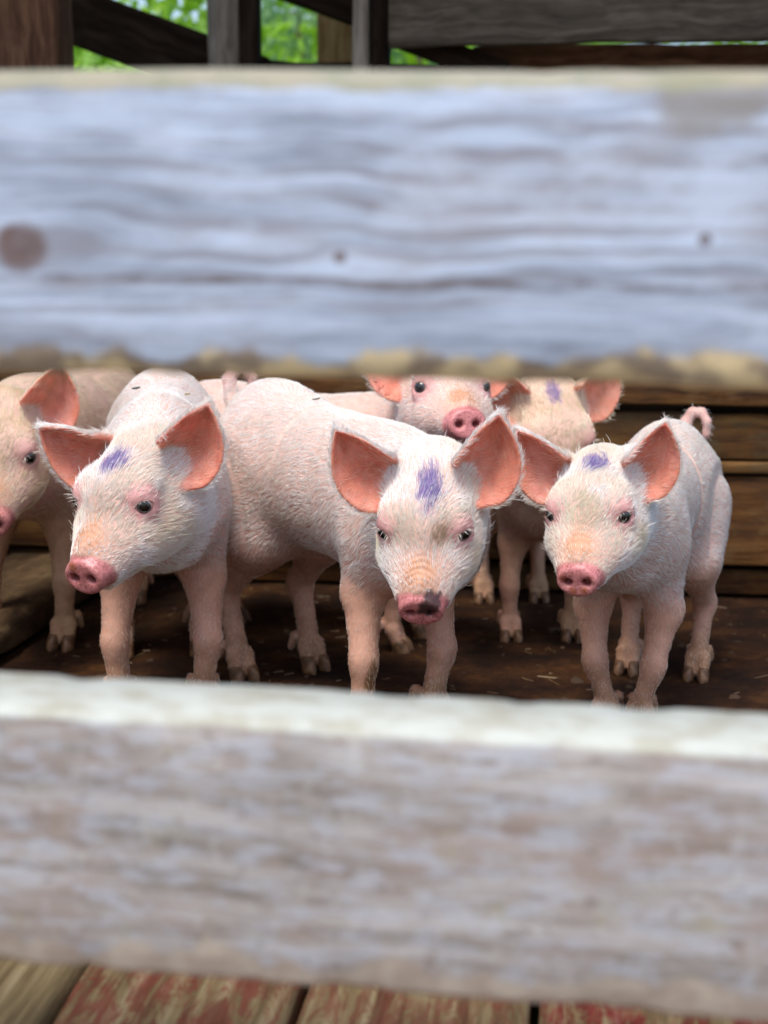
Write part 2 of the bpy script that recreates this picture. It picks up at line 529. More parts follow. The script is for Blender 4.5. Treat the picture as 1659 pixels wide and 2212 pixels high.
    for tree, lo, hi, bc in ear_sheets:
        sel = np.where(((V > lo - .008) & (V < hi + .008)).all(1))[0]
        for i in sel:
            r = tree.find_nearest(Vector(V[i]), .010)
            if r[3] is not None:
                far = min(max((np.linalg.norm(V[i] - bc) / hs - .018) / .02, 0), 1)
                w = min(max((.0085 - r[3]) / .003, 0), 1) * far
                earm[i] = max(earm[i], w)
                sd = (Vector(V[i]) - r[0]).dot(r[1])
                w2 = min(max((.0085 - r[3]) / .003, 0), 1) * min(max((np.linalg.norm(V[i] - bc) / hs - .008) / .010, 0), 1)
                inner[i] = max(inner[i], w2 * (1 if sd > 0 else 0))
    mix((.72, .45, .38), earm * .85)
    mix((.74, .27, .18), inner * .94)
    mix((.80, .42, .36), inner * sstep(.42, .7, nz) * .5)
    mix((.55, .13, .09), inner * sstep(.60, .72, fbm(V * np.array((1, 1, .35)), 160, 71, 2)) * .35)
    mix((.66, .40, .36), sstep(.285, .292, L[:, 1]) * sstep(.33, .35, L[:, 2]) * .8)
    # stains and dirt
    for (c, rad, colr, s) in spec.get('stain', ()):       # in pig space / S
        dd = np.linalg.norm((L - np.array(c)) / np.array(rad), axis=1) + (nz - .5) * 1.1
        mix(colr, (1 - sstep(.6, 1.0, dd)) * s)
    mark = np.zeros(n)
    if spec.get('mark'):
        (mx_, my_, mz_), (rx, ry, rz) = spec['mark']
        dd = np.sqrt(((H[:, 0] - mx_) / rx) ** 2 + ((H[:, 1] - my_) / ry) ** 2 + ((H[:, 2] - mz_) / rz) ** 2)
        mark = 1 - sstep(.35, 1.15, dd + (nz2 - .5) * .9)
        mix((.11, .06, .30), mark * .85)
    dirty = np.clip(spec.get('dirty', 0) * sstep(.35, .7, nz3), 0, 1)
    mix((.50, .38, .20), dirty)
    # ---------------- mesh objects
    root = link(name, None, loc=loc)
    BODY[root.name] = V
    root.empty_display_size = .05
    root.rotation_euler = (0, 0, R(yaw))
    me = bpy.data.meshes.new("piglet_body")
    me.vertices.add(n); me.vertices.foreach_set('co', V.astype(np.float32).ravel())
    me.loops.add(Q.size); me.loops.foreach_set('vertex_index', Q.astype(np.int32).ravel())
    me.polygons.add(len(Q)); me.polygons.foreach_set('loop_start', np.arange(0, Q.size, 4, dtype=np.int32))
    me.polygons.foreach_set('use_smooth', np.ones(len(Q), bool))
    me.update(calc_edges=True)
    a = me.attributes.new('skin', 'FLOAT_COLOR', 'POINT')
    a.data.foreach_set('color', np.concatenate([col, np.ones((n, 1))], 1).astype(np.float32).ravel())
    a = me.attributes.new('wet', 'FLOAT', 'POINT'); a.data.foreach_set('value', np.clip(dm, 0, 1).astype(np.float32))
    a = me.attributes.new('head_pos', 'FLOAT_VECTOR', 'POINT'); a.data.foreach_set('vector', H.astype(np.float32).ravel())
    a = me.attributes.new('ear', 'FLOAT', 'POINT'); a.data.foreach_set('value', np.clip(np.maximum(earm, inner) * .75, 0, 1).astype(np.float32))
    a = me.attributes.new('wrinkle', 'FLOAT', 'POINT'); a.data.foreach_set('value', np.clip(br * 1.3, 0, 1).astype(np.float32))
    me.materials.append(SKIN)
    link("body", me, root)
    nor = np.zeros(n * 3, np.float32); me.vertex_normals.foreach_get('vector', nor); nor = nor.reshape(-1, 3).astype(float)
    # eyes
    for p, EM, er in eyes:
        e = link("eye", eye_mesh(), root, p)
        e.rotation_euler = Matrix(EM.tolist()).to_euler(); e.scale = (er,) * 3
    for kn, ft in joints:
        for tx in (-1, 1):
            q = ft + v(tx * .0102, -.0155, -.040)
            e = link("hoof", hoof_mesh(), root, q)
            e.scale = (S * tx * .84, S * .90, S)
    # ---------------- bristles
    nh = spec.get('hairs', 30000)
    rng = np.random.default_rng(spec.get('seed', 1))
    p0, p1, p2, p3 = V[Q[:, 0]], V[Q[:, 1]], V[Q[:, 2]], V[Q[:, 3]]
    area = .5 * np.linalg.norm(np.cross(p2 - p0, p3 - p1), axis=1)
    tailm = sstep(.285, .292, L[:, 1]) * sstep(.33, .35, L[:, 2])
    bare = np.clip(dm * 1.6 + br * .9 + inner * .86 + tailm * .9, 0, 1)
    for p, EM, er in eyes:
        bare = np.maximum(bare, (1 - sstep(.014, .030, np.linalg.norm(V - p, axis=1) / hs)) * .97)
    dens = (1 - bare) * (1 + 1.1 * headm + .5 * earm + .5 * sstep(.30, .38, L[:, 2])) * (1 - .5 * legm * (1 - headm))
    wq = area * dens[Q].mean(1)
    f = rng.choice(len(Q), nh, p=wq / wq.sum())
    u, w = rng.random(nh)[:, None], rng.random(nh)[:, None]
    bil = lambda A: ((1 - u) * (1 - w) * A[Q[f, 0]] + u * (1 - w) * A[Q[f, 1]] + u * w * A[Q[f, 2]] + (1 - u) * w * A[Q[f, 3]])
    P0 = bil(V); NN = bil(nor); NN /= np.linalg.norm(NN, axis=1)[:, None] + 1e-9
    hm, lm, em, mk, inn = [bil(x[:, None])[:, 0] for x in (headm, legm, earm, mark, inner)]
    Hh = (P0 - hp) @ HM / hs
    comb = np.tile(np.array((0, 1.0, -.45)), (nh, 1)) + np.stack([P0[:, 0] * 2.5, np.zeros(nh), np.zeros(nh)], 1)
    comb = comb * (1 - lm[:, None]) + np.array((0, .35, -1.0)) * lm[:, None]
    hc = np.stack([Hh[:, 0] * 9, np.full(nh, 1.0), .35 + Hh[:, 2] * 6 - .9 * np.clip(np.abs(Hh[:, 0]) - .03, 0, .1) * 14], 1) @ HM.T
    comb = comb * (1 - hm[:, None]) + hc * hm[:, None]
    for tree, lo, hi, bc in ear_sheets:
        near = (np.linalg.norm(P0 - bc, axis=1) < .12 * hs) * em
        comb = comb * (1 - near[:, None]) + (P0 - bc) / (np.linalg.norm(P0 - bc, axis=1)[:, None] + 1e-6) * near[:, None]
    sw = np.stack([fbm(P0, 28, 31) - .5, fbm(P0, 28, 47) - .5, fbm(P0, 28, 63) - .5], 1)
    comb = comb / (np.linalg.norm(comb, axis=1)[:, None] + 1e-9) + sw * 1.7 + rng.normal(0, .16, (nh, 3))
    T = comb - NN * (comb * NN).sum(1)[:, None]; T /= np.linalg.norm(T, axis=1)[:, None] + 1e-9
    ln = (.0115 * (1 - hm) + .0100 * hm) * S * (.55 + .8 * rng.random(nh)) * (1 - .55 * lm * (1 - hm)) * (1 - .3 * inn)
    snd = sstep(.055, .10, -Hh[:, 1]) * hm
    ln *= 1 - .55 * snd
    wild = rng.random(nh) < .008
    wild &= hm > .5
    ln = np.where(wild & (inn < .3), ln * 1.6, ln)
    lift = np.where(wild, .8, .10 + .18 * rng.random(nh)) + .09 * hm
    cs = .0042 * S
    ids = np.floor((P0 + sw * .003) / cs).astype(np.int64)
    key = ids[:, 0] * 1000003 + ids[:, 1] * 1009 + ids[:, 2]
    _, inv = np.unique(key, return_inverse=True)
    cnt_ = np.bincount(inv)
    mean = lambda A: np.stack([np.bincount(inv, A[:, k_]) / cnt_ for k_ in range(3)], 1)[inv]
    cP, cT, cN = mean(P0), mean(T), mean(NN)
    cT /= np.linalg.norm(cT, axis=1)[:, None] + 1e-9
    cl_amt = np.where(wild, 0, .46 * (.4 + .6 * rng.random(nh)))[:, None]
    pts = []
    for t in (0, .34, .68, 1.0):
        up_ = lift * t * (1 - .38 * t)
        pts.append(P0 - NN * .0004 * (t == 0) + ln[:, None] * (T * (t * np.sqrt(np.maximum(1 - (lift * .6) ** 2, .2)))[:, None] + NN * up_[:, None]))
        if t > 0:
            tgt = cP + ln[:, None] * (cT * t * .95 + cN * up_[:, None])
            pts[-1] = pts[-1] * (1 - cl_amt * t) + tgt * cl_amt * t
    lash = []
    for p, EM, er in eyes:
        for k_ in range(13):
            a_ = rng.uniform(-1.1, 1.1); r0 = er * 1.02
            o_ = EM @ np.array((math.sin(a_) * .95, math.cos(a_) * .62, .62)) * r0 + p
            d_ = EM @ np.array((math.sin(a_) * .55 + rng.normal(0, .12), .45 + rng.normal(0, .12), 1.0))
            l_ = .011 * hs * rng.uniform(.6, 1.1)
            lash.append([o_ + d_ * l_ * t + EM @ np.array((0, -.30, 0)) * l_ * t * t for t in (0, .34, .68, 1.0)])
    nl = len(lash)
    PP = np.concatenate([np.stack(pts, 1), np.array(lash)]).reshape(-1, 3).astype(np.float32)
    hc_ = bpy.data.hair_curves.new("piglet_bristles")
    hc_.add_curves([4] * (nh + nl))
    hc_.position_data.foreach_set('vector', PP.ravel())
    rad = np.tile(np.array((.00018, .00017, .00013, .00004)), nh + nl) * spec.get('hair_w', 1.0)
    at = hc_.attributes.get('radius') or hc_.attributes.new('radius', 'FLOAT', 'POINT')
    at.data.foreach_set('value', rad.astype(np.float32))
    base = np.array(spec.get('hair', (.95, .935, .91)))
    tint = np.tile(base, (nh, 1)) * (.86 + .2 * rng.random((nh, 1)))
    ylw = sstep(.42, .70, fbm(P0, 24, 77)) * spec.get('yellow', .4) * (.35 + .65 * np.clip(hm + lm, 0, 1))
    tint = tint * (1 - ylw[:, None]) + np.array((.66, .56, .34)) * ylw[:, None]
    lw = (.6 * lm * (1 - hm))[:, None]
    tint = tint * (1 - lw) + np.array((.74, .50, .34)) * lw
    for (cx, cy, cz, cr, c_, am) in spec.get('face_dirt', ()):
        dd = np.linalg.norm(Hh - np.array((cx, cy, cz)), axis=1) / cr + (fbm(P0, 90, 5) - .5) * 1.2
        wd = ((1 - sstep(.5, 1.1, dd)) * am)[:, None]
        tint = tint * (1 - wd) + np.array(c_) * wd
    mk = (rng.random(nh) < np.clip(mk * 1.25, 0, .95)) * (.55 + .45 * rng.random(nh))
    tint = tint * (1 - mk[:, None]) + np.array((.105, .06, .37)) * mk[:, None]
    tint = tint * (1 - .7 * inn[:, None]) + np.array((.85, .45, .30)) * .7 * inn[:, None]
    tint = np.concatenate([tint, np.tile(np.array((.80, .76, .68)), (nl, 1))])
    at = hc_.attributes.new('tint', 'FLOAT_COLOR', 'CURVE')
    at.data.foreach_set('color', np.concatenate([tint, np.ones((nh + nl, 1))], 1).astype(np.float32).ravel())
    hc_.materials.append(HAIR)
    tag(link("bristles", hc_, root), kind="stuff")
    return root

_cache = {}
BODY = {}
def eye_mesh():
    if 'eye' not in _cache:
        me = bpy.data.meshes.new("eye_ball")
        bm = bmesh.new(); bmesh.ops.create_uvsphere(bm, u_segments=24, v_segments=16, radius=1)
        for f_ in bm.faces: f_.smooth = True
        bm.to_mesh(me); bm.free(); me.materials.append(EYE); _cache['eye'] = me
    return _cache['eye']

def hoof_mesh():
    if 'hoof' not in _cache:
        me = bpy.data.meshes.new("hoof_claw")
        rings = [(.0, .0118, .0150, -.0030), (.006, .0122, .0148, -.0022), (.013, .0124, .0140, 0.0), (.019, .0118, .0125, .0020), (.024, .0095, .0095, .0035)]
        vs, fs = [], []
        k = 14
        for z, rx, ry, oy in rings:
            for i in range(k):
                t = 2 * math.pi * i / k
                x, y = math.cos(t) * rx, math.sin(t) * ry
                if x < 0: x *= .72
                if y < 0: y *= 1.15
                vs.append((x, y + oy, z))
        for j in range(len(rings) - 1):
            for i in range(k):
                fs.append((j * k + i, j * k + (i + 1) % k, (j + 1) * k + (i + 1) % k, (j + 1) * k + i))
        fs.append(tuple(range(k))[::-1]); fs.append(tuple(range((len(rings) - 1) * k, len(rings) * k)))
        me.from_pydata(vs, [], fs); me.materials.append(HOOF)
        for p_ in me.polygons: p_.use_smooth = True
        _cache['hoof'] = me
    return _cache['hoof']
# ------------------------------------------------------------------ wood and ground materials
def mat_wood(name, dark, mid, light, grain=1.0, patch=None, patch_amt=.5, rough=.8, bump=.5, moss=None, seed=0.0, paint=None, dirt=None):
    """weathered timber; grain runs along object X. patch: colour of broad blotches, paint: flaking paint colour, dirt: (colour, amount)"""
    m, nt, b = new_mat(name)
    tc = N(nt, 'ShaderNodeTexCoord')
    oi = N(nt, 'ShaderNodeObjectInfo')
    off = N(nt, 'ShaderNodeVectorMath', operation='SCALE'); off.inputs[0].default_value = (3.1, 1.7, 2.3)
    ml = N(nt, 'ShaderNodeMath', operation='MULTIPLY_ADD'); ml.inputs[1].default_value = 20; ml.inputs[2].default_value = seed
    nt.links.new(oi.outputs['Random'], ml.inputs[0]); nt.links.new(ml.outputs[0], off.inputs['Scale'])
    ad = N(nt, 'ShaderNodeVectorMath', operation='ADD')
    nt.links.new(tc.outputs['Object'], ad.inputs[0]); nt.links.new(off.outputs[0], ad.inputs[1])
    mp = N(nt, 'ShaderNodeMapping'); mp.inputs['Scale'].default_value = (3.5, 60 * grain, 60 * grain)
    nt.links.new(ad.outputs[0], mp.inputs[0])
    # wavy grain: distort with a broad noise
    wv = N(nt, 'ShaderNodeTexNoise'); wv.inputs['Scale'].default_value = 6; wv.inputs['Detail'].default_value = 2
    nt.links.new(ad.outputs[0], wv.inputs['Vector'])
    ws = N(nt, 'ShaderNodeVectorMath', operation='SCALE'); ws.inputs['Scale'].default_value = 2.5
    nt.links.new(wv.outputs['Color'], ws.inputs[0])
    a2 = N(nt, 'ShaderNodeVectorMath', operation='ADD')
    nt.links.new(mp.outputs[0], a2.inputs[0]); nt.links.new(ws.outputs[0], a2.inputs[1])
    g = N(nt, 'ShaderNodeTexNoise'); g.inputs['Scale'].default_value = 1.0; g.inputs['Detail'].default_value = 7; g.inputs['Roughness'].default_value = .62
    nt.links.new(a2.outputs[0], g.inputs['Vector'])
    rp = ramp(nt, [(.30, c3(*dark)), (.47, c3(*mid)), (.66, c3(*light))])
    nt.links.new(g.outputs[0], rp.inputs[0])
    out = rp.outputs[0]
    def blend(src, col, scale, lo, hi, amt, sx=.3, rough_=.6):
        mpp = N(nt, 'ShaderNodeMapping'); mpp.inputs['Scale'].default_value = (scale * sx, scale, scale)
        nt.links.new(ad.outputs[0], mpp.inputs[0])
        nn = N(nt, 'ShaderNodeTexNoise'); nn.inputs['Scale'].default_value = 1; nn.inputs['Detail'].default_value = 6; nn.inputs['Roughness'].default_value = rough_
        nt.links.new(mpp.outputs[0], nn.inputs['Vector'])
        r = N(nt, 'ShaderNodeMapRange'); r.inputs[1].default_value = lo; r.inputs[2].default_value = hi; r.inputs[4].default_value = amt
        nt.links.new(nn.outputs[0], r.inputs[0])
        x = N(nt, 'ShaderNodeMix', data_type='RGBA')
        nt.links.new(r.outputs[0], x.inputs[0]); nt.links.new(src, x.inputs[6]); x.inputs[7].default_value = c3(*col)
        return x.outputs[2]
    if patch: out = blend(out, patch, 14, .45, .62, patch_amt, .55)
    if paint: out = blend(out, paint[0], paint[2], .46, .56, paint[1], .35, .7)
    if moss: out = blend(out, moss[0], 30, .52, .66, moss[1], .6)
    if dirt: out = blend(out, dirt[0], 9, .40, .62, dirt[1], .8)
    nt.links.new(out, b.inputs['Base Color'])
    b.inputs['Roughness'].default_value = rough
    b.inputs['Specular IOR Level'].default_value = .25 if mid[0] > .02 else .04
    bp = N(nt, 'ShaderNodeBump'); bp.inputs['Strength'].default_value = bump; bp.inputs['Distance'].default_value = .004
    nt.links.new(g.outputs[0], bp.inputs['Height']); nt.links.new(bp.outputs[0], b.inputs['Normal'])
    return m

def plank_mesh(name, L, H, T, mat, seed=0, seg=None, rnd=.004, wob=.002, chip=0.0, chip_scale=30):
    """board along X, height along Z, thickness along Y, all centred; uneven, worn edges"""
    seg = seg or max(6, int(L / .05))
    prof = []
    k = 3
    ny, nzz = max(1, int(T / .03)), max(2, int(H / .03))
    hy, hz = T / 2, H / 2
    def arc(cy, cz, a0):
        for i in range(k):
            a = a0 + math.pi / 2 * i / (k - 1)
            prof.append((cy + math.cos(a) * rnd, cz + math.sin(a) * rnd))
    arc(hy - rnd, hz - rnd, 0)
    for i in range(1, ny): prof.append((hy - T * i / ny, hz))
    arc(-hy + rnd, hz - rnd, math.pi / 2)
    for i in range(1, nzz): prof.append((-hy, hz - H * i / nzz))
    arc(-hy + rnd, -hz + rnd, math.pi)
    for i in range(1, ny): prof.append((-hy + T * i / ny, -hz))
    arc(hy - rnd, -hz + rnd, 1.5 * math.pi)
    for i in range(1, nzz): prof.append((hy, -hz + H * i / nzz))
    m = len(prof)
    xs = np.linspace(-L / 2, L / 2, seg + 1)
    Pf = np.array(prof)
    V = np.zeros((seg + 1, m, 3))
    V[:, :, 0] = xs[:, None]; V[:, :, 1] = Pf[None, :, 0]; V[:, :, 2] = Pf[None, :, 1]
    F = V.reshape(-1, 3)
    S0 = F * np.array((1, 1, 1)) + seed * 3.7
    dv = np.stack([np.zeros(len(F)), fbm(S0 * np.array((.5, 1, 1)), 9, seed) - .5, fbm(S0 * np.array((.5, 1, 1)), 9, seed + 5) - .5], 1)
    F = F + dv * wob * 2
    if chip > 0:
        ed = np.clip(1 - (hz - np.abs(F[:, 2])) / (chip * 1.8), 0, 1) * np.clip(1 - (hy - np.abs(F[:, 1])) / (chip * 2.2), 0, 1)
        amt = ed * sstep(.45, .8, fbm(S0 * np.array((.6, .4, .4)), chip_scale, seed + 11)) * chip
        F[:, 2] -= np.sign(F[:, 2]) * amt
        F[:, 1] -= np.sign(F[:, 1]) * amt * .7
    fs = []
    for i in range(seg):
        for j in range(m):
            fs.append((i * m + j, i * m + (j + 1) % m, (i + 1) * m + (j + 1) % m, (i + 1) * m + j))
    fs.append(tuple(range(m))[::-1]); fs.append(tuple(range(seg * m, seg * m + m)))
    me = bpy.data.meshes.new(name)
    me.from_pydata(F.tolist(), [], fs)
    me.polygons.foreach_set('use_smooth', [True] * (len(fs) - 2) + [False] * 2)
    bm = bmesh.new(); bm.from_mesh(me); bmesh.ops.recalc_face_normals(bm, faces=bm.faces); bm.to_mesh(me); bm.free()
    me.materials.append(mat)
    return me

def axes(o, p, q, up=(0, 0, 1)):
    """lay a plank (its X axis) from p to q, its Z towards up"""
    p, q = Vector(p), Vector(q)
    x = (q - p).normalized(); y = Vector(up).cross(x).normalized(); z = x.cross(y)
    o.matrix_local = Matrix.Translation((p + q) / 2) @ Matrix((x, y, z)).transposed().to_4x4()
    return (q - p).length

YAW = R(7.0)
UX = Vector((math.cos(YAW), -math.sin(YAW), 0))       # along the fence, image right (and a little nearer)
UY = Vector((math.sin(YAW), math.cos(YAW), 0))        # away from the camera
def pen(u, w, z=0.0):
    """pen coordinates: u along the fence, w away from it, z up; w = 0 is the front face of the fence"""
    o = Vector((0, .75, 0))
    return o + UX * u + UY * w + Vector((0, 0, z))

# --- setting: earth
m_earth, nt, b = new_mat("earth")
tc = N(nt, 'ShaderNodeTexCoord'); n1 = N(nt, 'ShaderNodeTexNoise'); n1.inputs['Scale'].default_value = 3; n1.inputs['Detail'].default_value = 8
nt.links.new(tc.outputs['Object'], n1.inputs['Vector'])
rp = ramp(nt, [(.35, c3(.03, .02, .012)), (.55, c3(.05, .07, .02)), (.7, c3(.06, .12, .03))])
nt.links.new(n1.outputs[0], rp.inputs[0]); nt.links.new(rp.outputs[0], b.inputs['Base Color']); b.inputs['Roughness'].default_value = .95
me = bpy.data.meshes.new("ground")
me.from_pydata([(-120, -60, 0), (120, -60, 0), (120, 200, 0), (-120, 200, 0)], [], [(0, 1, 2, 3)])
me.materials.append(m_earth)
tag(link("ground", me, loc=(0, 0, -.16)), kind="structure")

# --- added out of view to bounce fill light: pale yard in front of the fence
m_bounce, nt, b = new_mat("bounce_pale")
tc = N(nt, 'ShaderNodeTexCoord'); n1 = N(nt, 'ShaderNodeTexNoise'); n1.inputs['Scale'].default_value = 40; n1.inputs['Detail'].default_value = 8
nt.links.new(tc.outputs['Object'], n1.inputs['Vector'])
rp = ramp(nt, [(.3, c3(.30, .28, .25)), (.55, c3(.46, .44, .40)), (.75, c3(.60, .58, .54))])
nt.links.new(n1.outputs[0], rp.inputs[0]); nt.links.new(rp.outputs[0], b.inputs['Base Color']); b.inputs['Roughness'].default_value = .9
bp = N(nt, 'ShaderNodeBump'); bp.inputs['Distance'].default_value = .02; nt.links.new(n1.outputs[0], bp.inputs['Height']); nt.links.new(bp.outputs[0], b.inputs['Normal'])
me = bpy.data.meshes.new("bounce_sheet")
me.from_pydata([(-14, -14, 0), (14, -14, 0), (14, .42, 0), (-14, .42, 0)], [], [(0, 1, 2, 3)])
me.materials.append(m_bounce)
tag(link("bounce_ground", me, loc=(0, 0, -.145)), kind="structure")

# --- pen floor: boards running away from the camera, paint left near the fence, muck further in
def mat_floor():
    m, nt, b = new_mat("floor_boards")
    tc = N(nt, 'ShaderNodeTexCoord'); oi = N(nt, 'ShaderNodeObjectInfo')
    ml = N(nt, 'ShaderNodeMath', operation='MULTIPLY'); ml.inputs[1].default_value = 30
    nt.links.new(oi.outputs['Random'], ml.inputs[0])
    cb = N(nt, 'ShaderNodeCombineXYZ'); nt.links.new(ml.outputs[0], cb.inputs[0]); nt.links.new(ml.outputs[0], cb.inputs[1])
    ad = N(nt, 'ShaderNodeVectorMath', operation='ADD'); nt.links.new(tc.outputs['Object'], ad.inputs[0]); nt.links.new(cb.outputs[0], ad.inputs[1])
    def noise(sc, det=6, ro=.6, dist=0.0):
        mp = N(nt, 'ShaderNodeMapping'); mp.inputs['Scale'].default_value = sc
        nt.links.new(ad.outputs[0], mp.inputs[0])
        n = N(nt, 'ShaderNodeTexNoise'); n.inputs['Scale'].default_value = 1; n.inputs['Detail'].default_value = det; n.inputs['Roughness'].default_value = ro; n.inputs['Distortion'].default_value = dist
        nt.links.new(mp.outputs[0], n.inputs['Vector']); return n.outputs[0]
    g = noise((5, 90, 90), 6)
    wood = ramp(nt, [(.3, c3(.09, .06, .028)), (.5, c3(.24, .175, .085)), (.7, c3(.40, .32, .18))]); nt.links.new(g, wood.inputs[0])
    red = ramp(nt, [(.35, c3(.12, .020, .015)), (.6, c3(.21, .045, .033)), (.75, c3(.28, .13, .10))]); nt.links.new(noise((20, 60, 60), 6), red.inputs[0])
    fl = N(nt, 'ShaderNodeMapRange'); fl.inputs[1].default_value = .45; fl.inputs[2].default_value = .54
    nt.links.new(noise((14, 55, 55), 10, .78, .6), fl.inputs[0])
    # paint worn away completely on some boards
    amt = N(nt, 'ShaderNodeMapRange'); amt.inputs[1].default_value = .15; amt.inputs[2].default_value = .4
    nt.links.new(oi.outputs['Random'], amt.inputs[0])
    pa = N(nt, 'ShaderNodeMath', operation='MULTIPLY'); nt.links.new(fl.outputs[0], pa.inputs[0]); nt.links.new(amt.outputs[0], pa.inputs[1])
    mx = N(nt, 'ShaderNodeMix', data_type='RGBA'); nt.links.new(pa.outputs[0], mx.inputs[0]); nt.links.new(wood.outputs[0], mx.inputs[6]); nt.links.new(red.outputs[0], mx.inputs[7])
    # trodden muck: covers the boards where the animals stand (board X grows away from the fence)
    sx = N(nt, 'ShaderNodeSeparateXYZ'); nt.links.new(tc.outputs['Object'], sx.inputs[0])
    dn = noise((7, 7, 7), 7, .65)
    s1 = N(nt, 'ShaderNodeMath', operation='MULTIPLY_ADD'); s1.inputs[1].default_value = 1.1; nt.links.new(dn, s1.inputs[0]); nt.links.new(sx.outputs[0], s1.inputs[2])
    mr = N(nt, 'ShaderNodeMapRange'); mr.inputs[1].default_value = .12; mr.inputs[2].default_value = .42; mr.inputs[4].default_value = .93
    nt.links.new(s1.outputs[0], mr.inputs[0])
    mud = ramp(nt, [(.3, c3(.006, .003, .0015)), (.55, c3(.026, .012, .005)), (.70, c3(.07, .034, .014)), (.82, c3(.20, .12, .055))]); nt.links.new(noise((60, 60, 60), 8, .7), mud.inputs[0])
    m2 = N(nt, 'ShaderNodeMix', data_type='RGBA'); nt.links.new(mr.outputs[0], m2.inputs[0]); nt.links.new(mx.outputs[2], m2.inputs[6]); nt.links.new(mud.outputs[0], m2.inputs[7])
    nt.links.new(m2.outputs[2], b.inputs['Base Color']); b.inputs['Roughness'].default_value = .85; b.inputs['Specular IOR Level'].default_value = .12
    bp = N(nt, 'ShaderNodeBump'); bp.inputs['Strength'].default_value = .6; bp.inputs['Distance'].default_value = .004
    hn = N(nt, 'ShaderNodeMath', operation='ADD'); nt.links.new(g, hn.inputs[0]); nt.links.new(noise((60, 60, 60), 8, .7), hn.inputs[1])
    nt.links.new(hn.outputs[0], bp.inputs['Height']); nt.links.new(bp.outputs[0], b.inputs['Normal'])
    return m
M_FLOOR = mat_floor()
floor = tag(link("floor", None), kind="structure")
W_B = .19
for i in range(-6, 8):
    seed = 40 + i
    me = plank_mesh("floor_board", 2.5, .040, W_B - .006 - .004 * random.random(), M_FLOOR, seed=seed, seg=40, rnd=.007, wob=.0022, chip=.006)
    o = link("plank", me, floor)
    u = -.03 + i * W_B
    a_, b_ = pen(u + .008, .02 - .30), pen(u + .008, .02 + 2.20)
    axes(o, a_ + Vector((0, 0, -.020 - .004 * random.random())), b_ + Vector((0, 0, -.020 - .004 * random.random())))

# --- trodden muck lying over the boards where the animals stand
nu, nw = 150, 120
U_, W_ = np.meshgrid(np.linspace(-.72, 1.25, nu), np.linspace(.62, 1.985, nw), indexing='ij')
PT = np.stack([U_.ravel(), W_.ravel(), np.zeros(U_.size)], 1)
edge = sstep(.64, .86, PT[:, 1] + (fbm(PT, 7, 3) - .5) * .35)
GZ = -.010 + .012 * edge + (fbm(PT, 22, 6, 4) - .5) * .010 * edge + (fbm(PT, 90, 9, 2) - .5) * .003 * edge
m_muck, nt, b = new_mat("trodden_muck")
tc = N(nt, 'ShaderNodeTexCoord')
def _n(scale, det, ro=.6):
    n = N(nt, 'ShaderNodeTexNoise'); n.inputs['Scale'].default_value = scale; n.inputs['Detail'].default_value = det; n.inputs['Roughness'].default_value = ro
    nt.links.new(tc.outputs['Object'], n.inputs['Vector']); return n.outputs[0]
big = ramp(nt, [(.36, c3(.008, .003, .0012)), (.52, c3(.032, .012, .004)), (.68, c3(.085, .036, .010))]); nt.links.new(_n(9, 6, .65), big.inputs[0])
fine = ramp(nt, [(.3, c3(.45, .45, .45)), (.6, c3(1.1, 1.05, 1.0)), (.74, c3(2.6, 2.3, 1.9))]); fn_ = _n(150, 8, .7); nt.links.new(fn_, fine.inputs[0])
mx = N(nt, 'ShaderNodeMix', data_type='RGBA', blend_type='MULTIPLY'); mx.inputs[0].default_value = 1
nt.links.new(big.outputs[0], mx.inputs[6]); nt.links.new(fine.outputs[0], mx.inputs[7]); nt.links.new(mx.outputs[2], b.inputs['Base Color'])
b.inputs['Roughness'].default_value = .8; b.inputs['Specular IOR Level'].default_value = .2
bp = N(nt, 'ShaderNodeBump'); bp.inputs['Strength'].default_value = .8; bp.inputs['Distance'].default_value = .004; nt.links.new(fn_, bp.inputs['Height']); nt.links.new(bp.outputs[0], b.inputs['Normal'])
me = bpy.data.meshes.new("muck")
me.from_pydata([tuple(pen(x, y, z)) for x, y, z in zip(PT[:, 0], PT[:, 1], GZ)], [],
               [(i * nw + j, (i + 1) * nw + j, (i + 1) * nw + j + 1, i * nw + j + 1) for i in range(nu - 1) for j in range(nw - 1)])
me.materials.append(m_muck); me.polygons.foreach_set('use_smooth', [True] * len(me.polygons))
tag(link("mud", me), "dark brown trodden muck covering the pen floor", "mud", kind="stuff")

